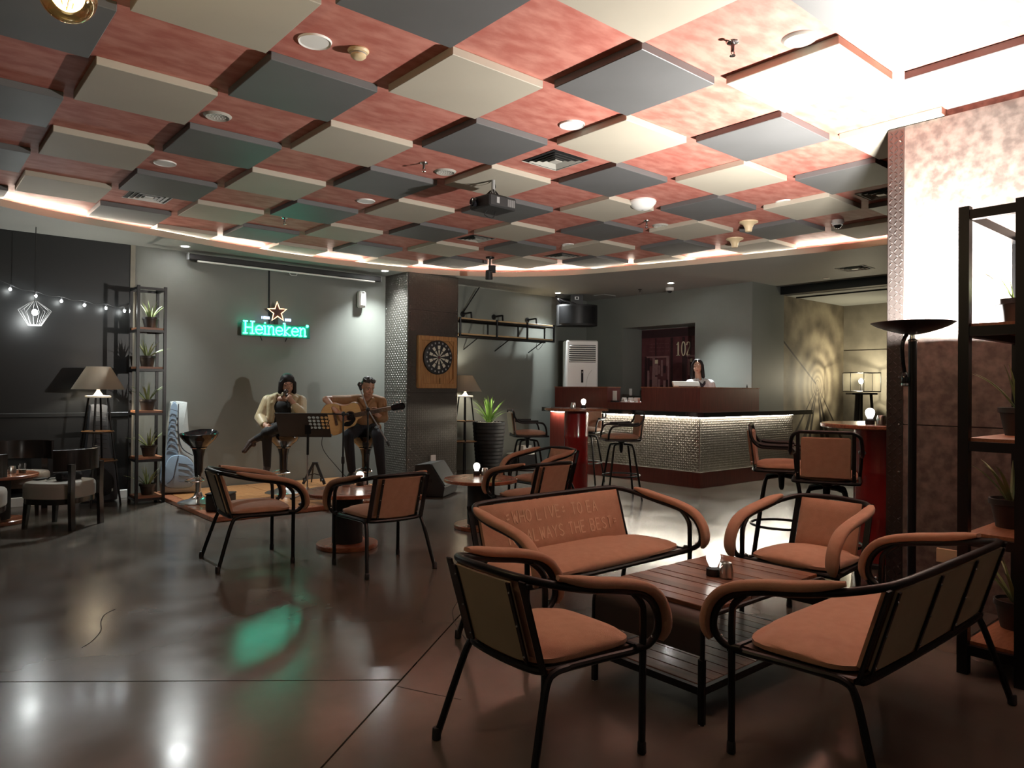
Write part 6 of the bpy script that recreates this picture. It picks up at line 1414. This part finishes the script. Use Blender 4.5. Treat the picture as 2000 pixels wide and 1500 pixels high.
Sh = [E((0, 0.025, 1.0), (0.182, 0.118, 0.165), 0), E((0, 0.015, 0.86), (0.168, 0.130, 0.14), 0), C((-0.09, 0.02, 1.13), 0.060, (-0.205, 0.0, 1.115), 0.062, 0), C((0.09, 0.02, 1.13), 0.060, (0.19, 0.0, 1.10), 0.062, 0), C((-0.205, 0.0, 1.115), 0.064, (-0.375, -0.20, 1.12), 0.053, 0), C((0.19, 0.0, 1.10), 0.064, (0.235, -0.08, 0.90), 0.055, 0), C((0.235, -0.08, 0.90), 0.058, (0.20, -0.15, 0.89), 0.05, 0), C((-0.06, -0.055, 1.125), 0.026, (0.0, -0.10, 1.04), 0.016, 0), C((0.085, -0.05, 1.125), 0.026, (0.03, -0.10, 1.04), 0.016, 0), C((-0.07, 0.04, 1.16), 0.03, (0.08, 0.04, 1.155), 0.03, 0), C((-0.12, 0.02, 0.775), 0.07, (0.12, 0.02, 0.775), 0.07, 0)]
union('shirt', Sh, 0.0075, ['shirt_brown'], gp)
hcv = Vector(hc); Hr = [E(hp((0, 0.022, 0.078)), (0.074, 0.086, 0.050), 0, HR), E(hp((0, 0.058, 0.02)), (0.072, 0.052, 0.075), 0, HR), E(hp((0.066, 0.03, 0.035)), (0.016, 0.03, 0.035), 0, HR), E(hp((-0.066, 0.03, 0.035)), (0.016, 0.03, 0.035), 0, HR)]
rnd = random.Random(9)
for k in range(70):
    a = rnd.uniform(-3.1, 3.1); r_ = 0.072 * math.sqrt(rnd.random()); o = (r_ * math.sin(a), -r_ * math.cos(a) + 0.012, 0.116 - r_ * 0.45); Hr.append(C(hp(o), 0.012, hp((o[0] * 1.1 + rnd.uniform(-.01, .01), o[1] * 1.1 - 0.008, o[2] + rnd.uniform(.008, .022))), 0.007, 0))
union('hair', Hr, 0.005, ['hair_grey'], gp, 1)
part('jeans_patch', 'patch_blue', gp, 'ell', (0.185, -0.265, 0.795), (0.035, 0.05, 0.02), rotm(0, -0.5, 0.2))
# guitar
gt = thing('acoustic_guitar', 'acoustic guitar with natural spruce top played by the seated guitarist', 'guitar', S2, VIEW)
GM = Matrix.Translation((-0.178, -0.285, 0.925)) @ Matrix.Rotation(0.12, 4, 'Z') @ Matrix.Rotation(-0.20, 4, 'Y') @ Matrix.Rotation(0.12, 4, 'X')
bo = catmull([(-0.30, 0.0, 0), (-0.285, 0.10, 0), (-0.21, 0.185, 0), (-0.11, 0.185, 0), (-0.03, 0.145, 0), (0.04, 0.135, 0), (0.12, 0.150, 0), (0.175, 0.11, 0), (0.19, 0.0, 0), (0.185, -0.04, 0), (0.13, -0.06, 0), (0.09, -0.115, 0), (0.03, -0.135, 0), (-0.03, -0.148, 0), (-0.11, -0.187, 0), (-0.21, -0.187, 0), (-0.285, -0.10, 0)], 4, True)
def gpnt(x, z, y): return GM @ Vector((x, y, z))
def gplate(name, m_, outline, y0, y1, par):
    mb = MB(); n = len(outline); vs = [gpnt(p.x, p.y, y0) for p in outline] + [gpnt(p.x, p.y, y1) for p in outline]
    mb._add(vs, [tuple(range(n)), tuple(range(n, 2 * n))[::-1]] + [(i, n + i, n + (i + 1) % n, (i + 1) % n) for i in range(n)]); return mb.build(name, m_, par)
gplate('body', 'guitar_side', bo, -0.05, 0.05, gt); gplate('top', 'spruce', [Vector((p.x * 0.985, p.y * 0.985, 0)) for p in bo], -0.054, -0.0495, gt)
disc = lambda r_, cx, cz, n=28: [Vector((cx + r_ * math.cos(2 * PI * k / n), cz + r_ * math.sin(2 * PI * k / n), 0)) for k in range(n)]
gplate('rosette', 'wood_dark', disc(0.062, 0.05, 0), -0.0555, -0.053, gt); gplate('sound_hole', 'screen_black', disc(0.05, 0.05, 0), -0.0565, -0.054, gt)
gplate('pick_guard', 'black_gloss', catmull([(0.095, -0.02, 0), (0.10, -0.06, 0), (0.03, -0.115, 0), (-0.05, -0.10, 0), (-0.02, -0.06, 0), (0.04, -0.058, 0)], 4, True), -0.0562, -0.0535, gt)
gplate('bridge', 'wood_dark', [Vector(v) for v in ((-0.14, -0.08, 0), (-0.11, -0.08, 0), (-0.11, 0.08, 0), (-0.14, 0.08, 0))], -0.064, -0.052, gt)
gplate('neck', 'guitar_side', [Vector(v) for v in ((0.17, -0.028, 0), (0.54, -0.022, 0), (0.54, 0.022, 0), (0.17, 0.028, 0))], -0.058, -0.025, gt)
gplate('fretboard', 'wood_dark', [Vector(v) for v in ((0.10, -0.028, 0), (0.54, -0.022, 0), (0.54, 0.022, 0), (0.10, 0.028, 0))], -0.064, -0.057, gt)
hd_ = gplate('headstock', 'black_gloss', [Vector(v) for v in ((0.54, -0.022, 0), (0.56, -0.036, 0), (0.69, -0.042, 0), (0.71, -0.02, 0), (0.71, 0.02, 0), (0.69, 0.042, 0), (0.56, 0.036, 0), (0.54, 0.022, 0))], -0.055, -0.038, gt)
for i in range(3):
    for s in (1, -1): part('tuning_peg', 'chrome', hd_, 'ell', gpnt(0.58 + i * 0.042, s * 0.055, -0.045), (0.010, 0.008, 0.012))
for i in range(14): part('fret', 'chrome', gt, 'tube', [gpnt(0.54 - 0.405 * (1 - 0.944 ** (i + 1)) / (1 - 0.944 ** 14) * 0.95, -0.024, -0.0645), gpnt(0.54 - 0.405 * (1 - 0.944 ** (i + 1)) / (1 - 0.944 ** 14) * 0.95, 0.024, -0.0645)], 0.0012, 5)
stg = MB()
for i in range(6): z = -0.016 + i * 0.0064; stg.tube([gpnt(-0.125, z * 1.5, -0.067), gpnt(0.545, z, -0.068)], 0.0008, 4)
stg.build('strings', 'chrome', gt); gplate('label', 'cream_print', disc(0.02, 0.05, 0.0), -0.057, -0.0563, gt) if False else None
# ---- bar attendant
ap = thing('person', 'bar attendant with long dark hair and white shirt standing behind the bar', 'person', (9.2, 6.4, 0.20), VIEW)
HR = rotm(0.05, 0.0, -0.35); hc = (-0.045, 0.0, 1.475)
B = head_prims(hc, 0.93, HR, 0, 2) + [C((-0.02, 0.02, 1.26), 0.05, (-0.04, 0.01, 1.38), 0.047, 0)]
B += [E((0, 0.02, 1.12), (0.15, 0.10, 0.16), 1), E((0, 0.02, 0.96), (0.125, 0.095, 0.14), 1), E((0, 0.02, 0.84), (0.155, 0.115, 0.12), 3)]
for s in (1, -1): B += [C((s * 0.08, 0.02, 0.80), 0.085, (s * 0.085, 0.02, 0.45), 0.06, 3), C((s * 0.085, 0.02, 0.45), 0.055, (s * 0.09, 0.03, 0.08), 0.042, 3), C((s * 0.09, 0.03, 0.045), 0.038, (s * 0.10, -0.10, 0.032), 0.030, 3)]
for s in (1, -1): B += [C((s * 0.155, 0.02, 1.22), 0.045, (s * 0.205, -0.02, 1.0), 0.038, 0), C((s * 0.205, -0.02, 1.0), 0.035, (s * 0.13, -0.15, 0.95), 0.026, 0)] + hand_prims((s * 0.13, -0.15, 0.95), (s * 0.115, -0.185, 0.95), (0, -1, 0), (-s, 0, 0), 0.9, 0, (0, 0, -1))
body = union('body', B, 0.0065, ['skin_light', 'shirt_white', 'lips', 'black_cloth'], ap); face_bits(body, hc, 0.93, HR)
Sh = [E((0, 0.025, 1.13), (0.165, 0.112, 0.165), 0), E((0, 0.02, 0.97), (0.142, 0.108, 0.16), 0)]
for s in (1, -1): Sh += [C((s * 0.07, 0.02, 1.255), 0.05, (s * 0.15, 0.02, 1.225), 0.064, 0), C((s * 0.155, 0.02, 1.22), 0.066, (s * 0.20, -0.01, 1.04), 0.055, 0), C((s * 0.05, -0.03, 1.28), 0.026, (s * 0.045, -0.085, 1.225), 0.020, 0)]
union('shirt', Sh, 0.0075, ['shirt_white'], ap)
part('scarf', 'tie_dark', ap, 'tube', catmull([(-0.06, -0.035, 1.275), (-0.035, -0.098, 1.225), (0.0, -0.11, 1.20), (0.03, -0.10, 1.225), (0.06, -0.035, 1.275)], 4), [0.016] * 4 + [0.02] * 9 + [0.016] * 4, 8); part('scarf_tail', 'tie_dark', ap, 'tube', [(0.0, -0.11, 1.205), (-0.015, -0.125, 1.13)], [0.02, 0.026], 8)
hcv = Vector(hc); Hr = [E(hp((0, 0.024, 0.042)), (0.078, 0.090, 0.080), 0, HR), E(hp((0.0, 0.055, -0.06)), (0.080, 0.055, 0.12), 0, HR)]
for s in (1, -1): Hr += [C(hp((s * 0.028, -0.052, 0.098)), 0.020, hp((s * 0.072, -0.024, 0.03)), 0.018, 0), C(hp((s * 0.072, -0.02, 0.03)), 0.020, hp((s * 0.082, 0.0, -0.15)), 0.026, 0)]
union('hair', Hr, 0.006, ['hair'], ap)
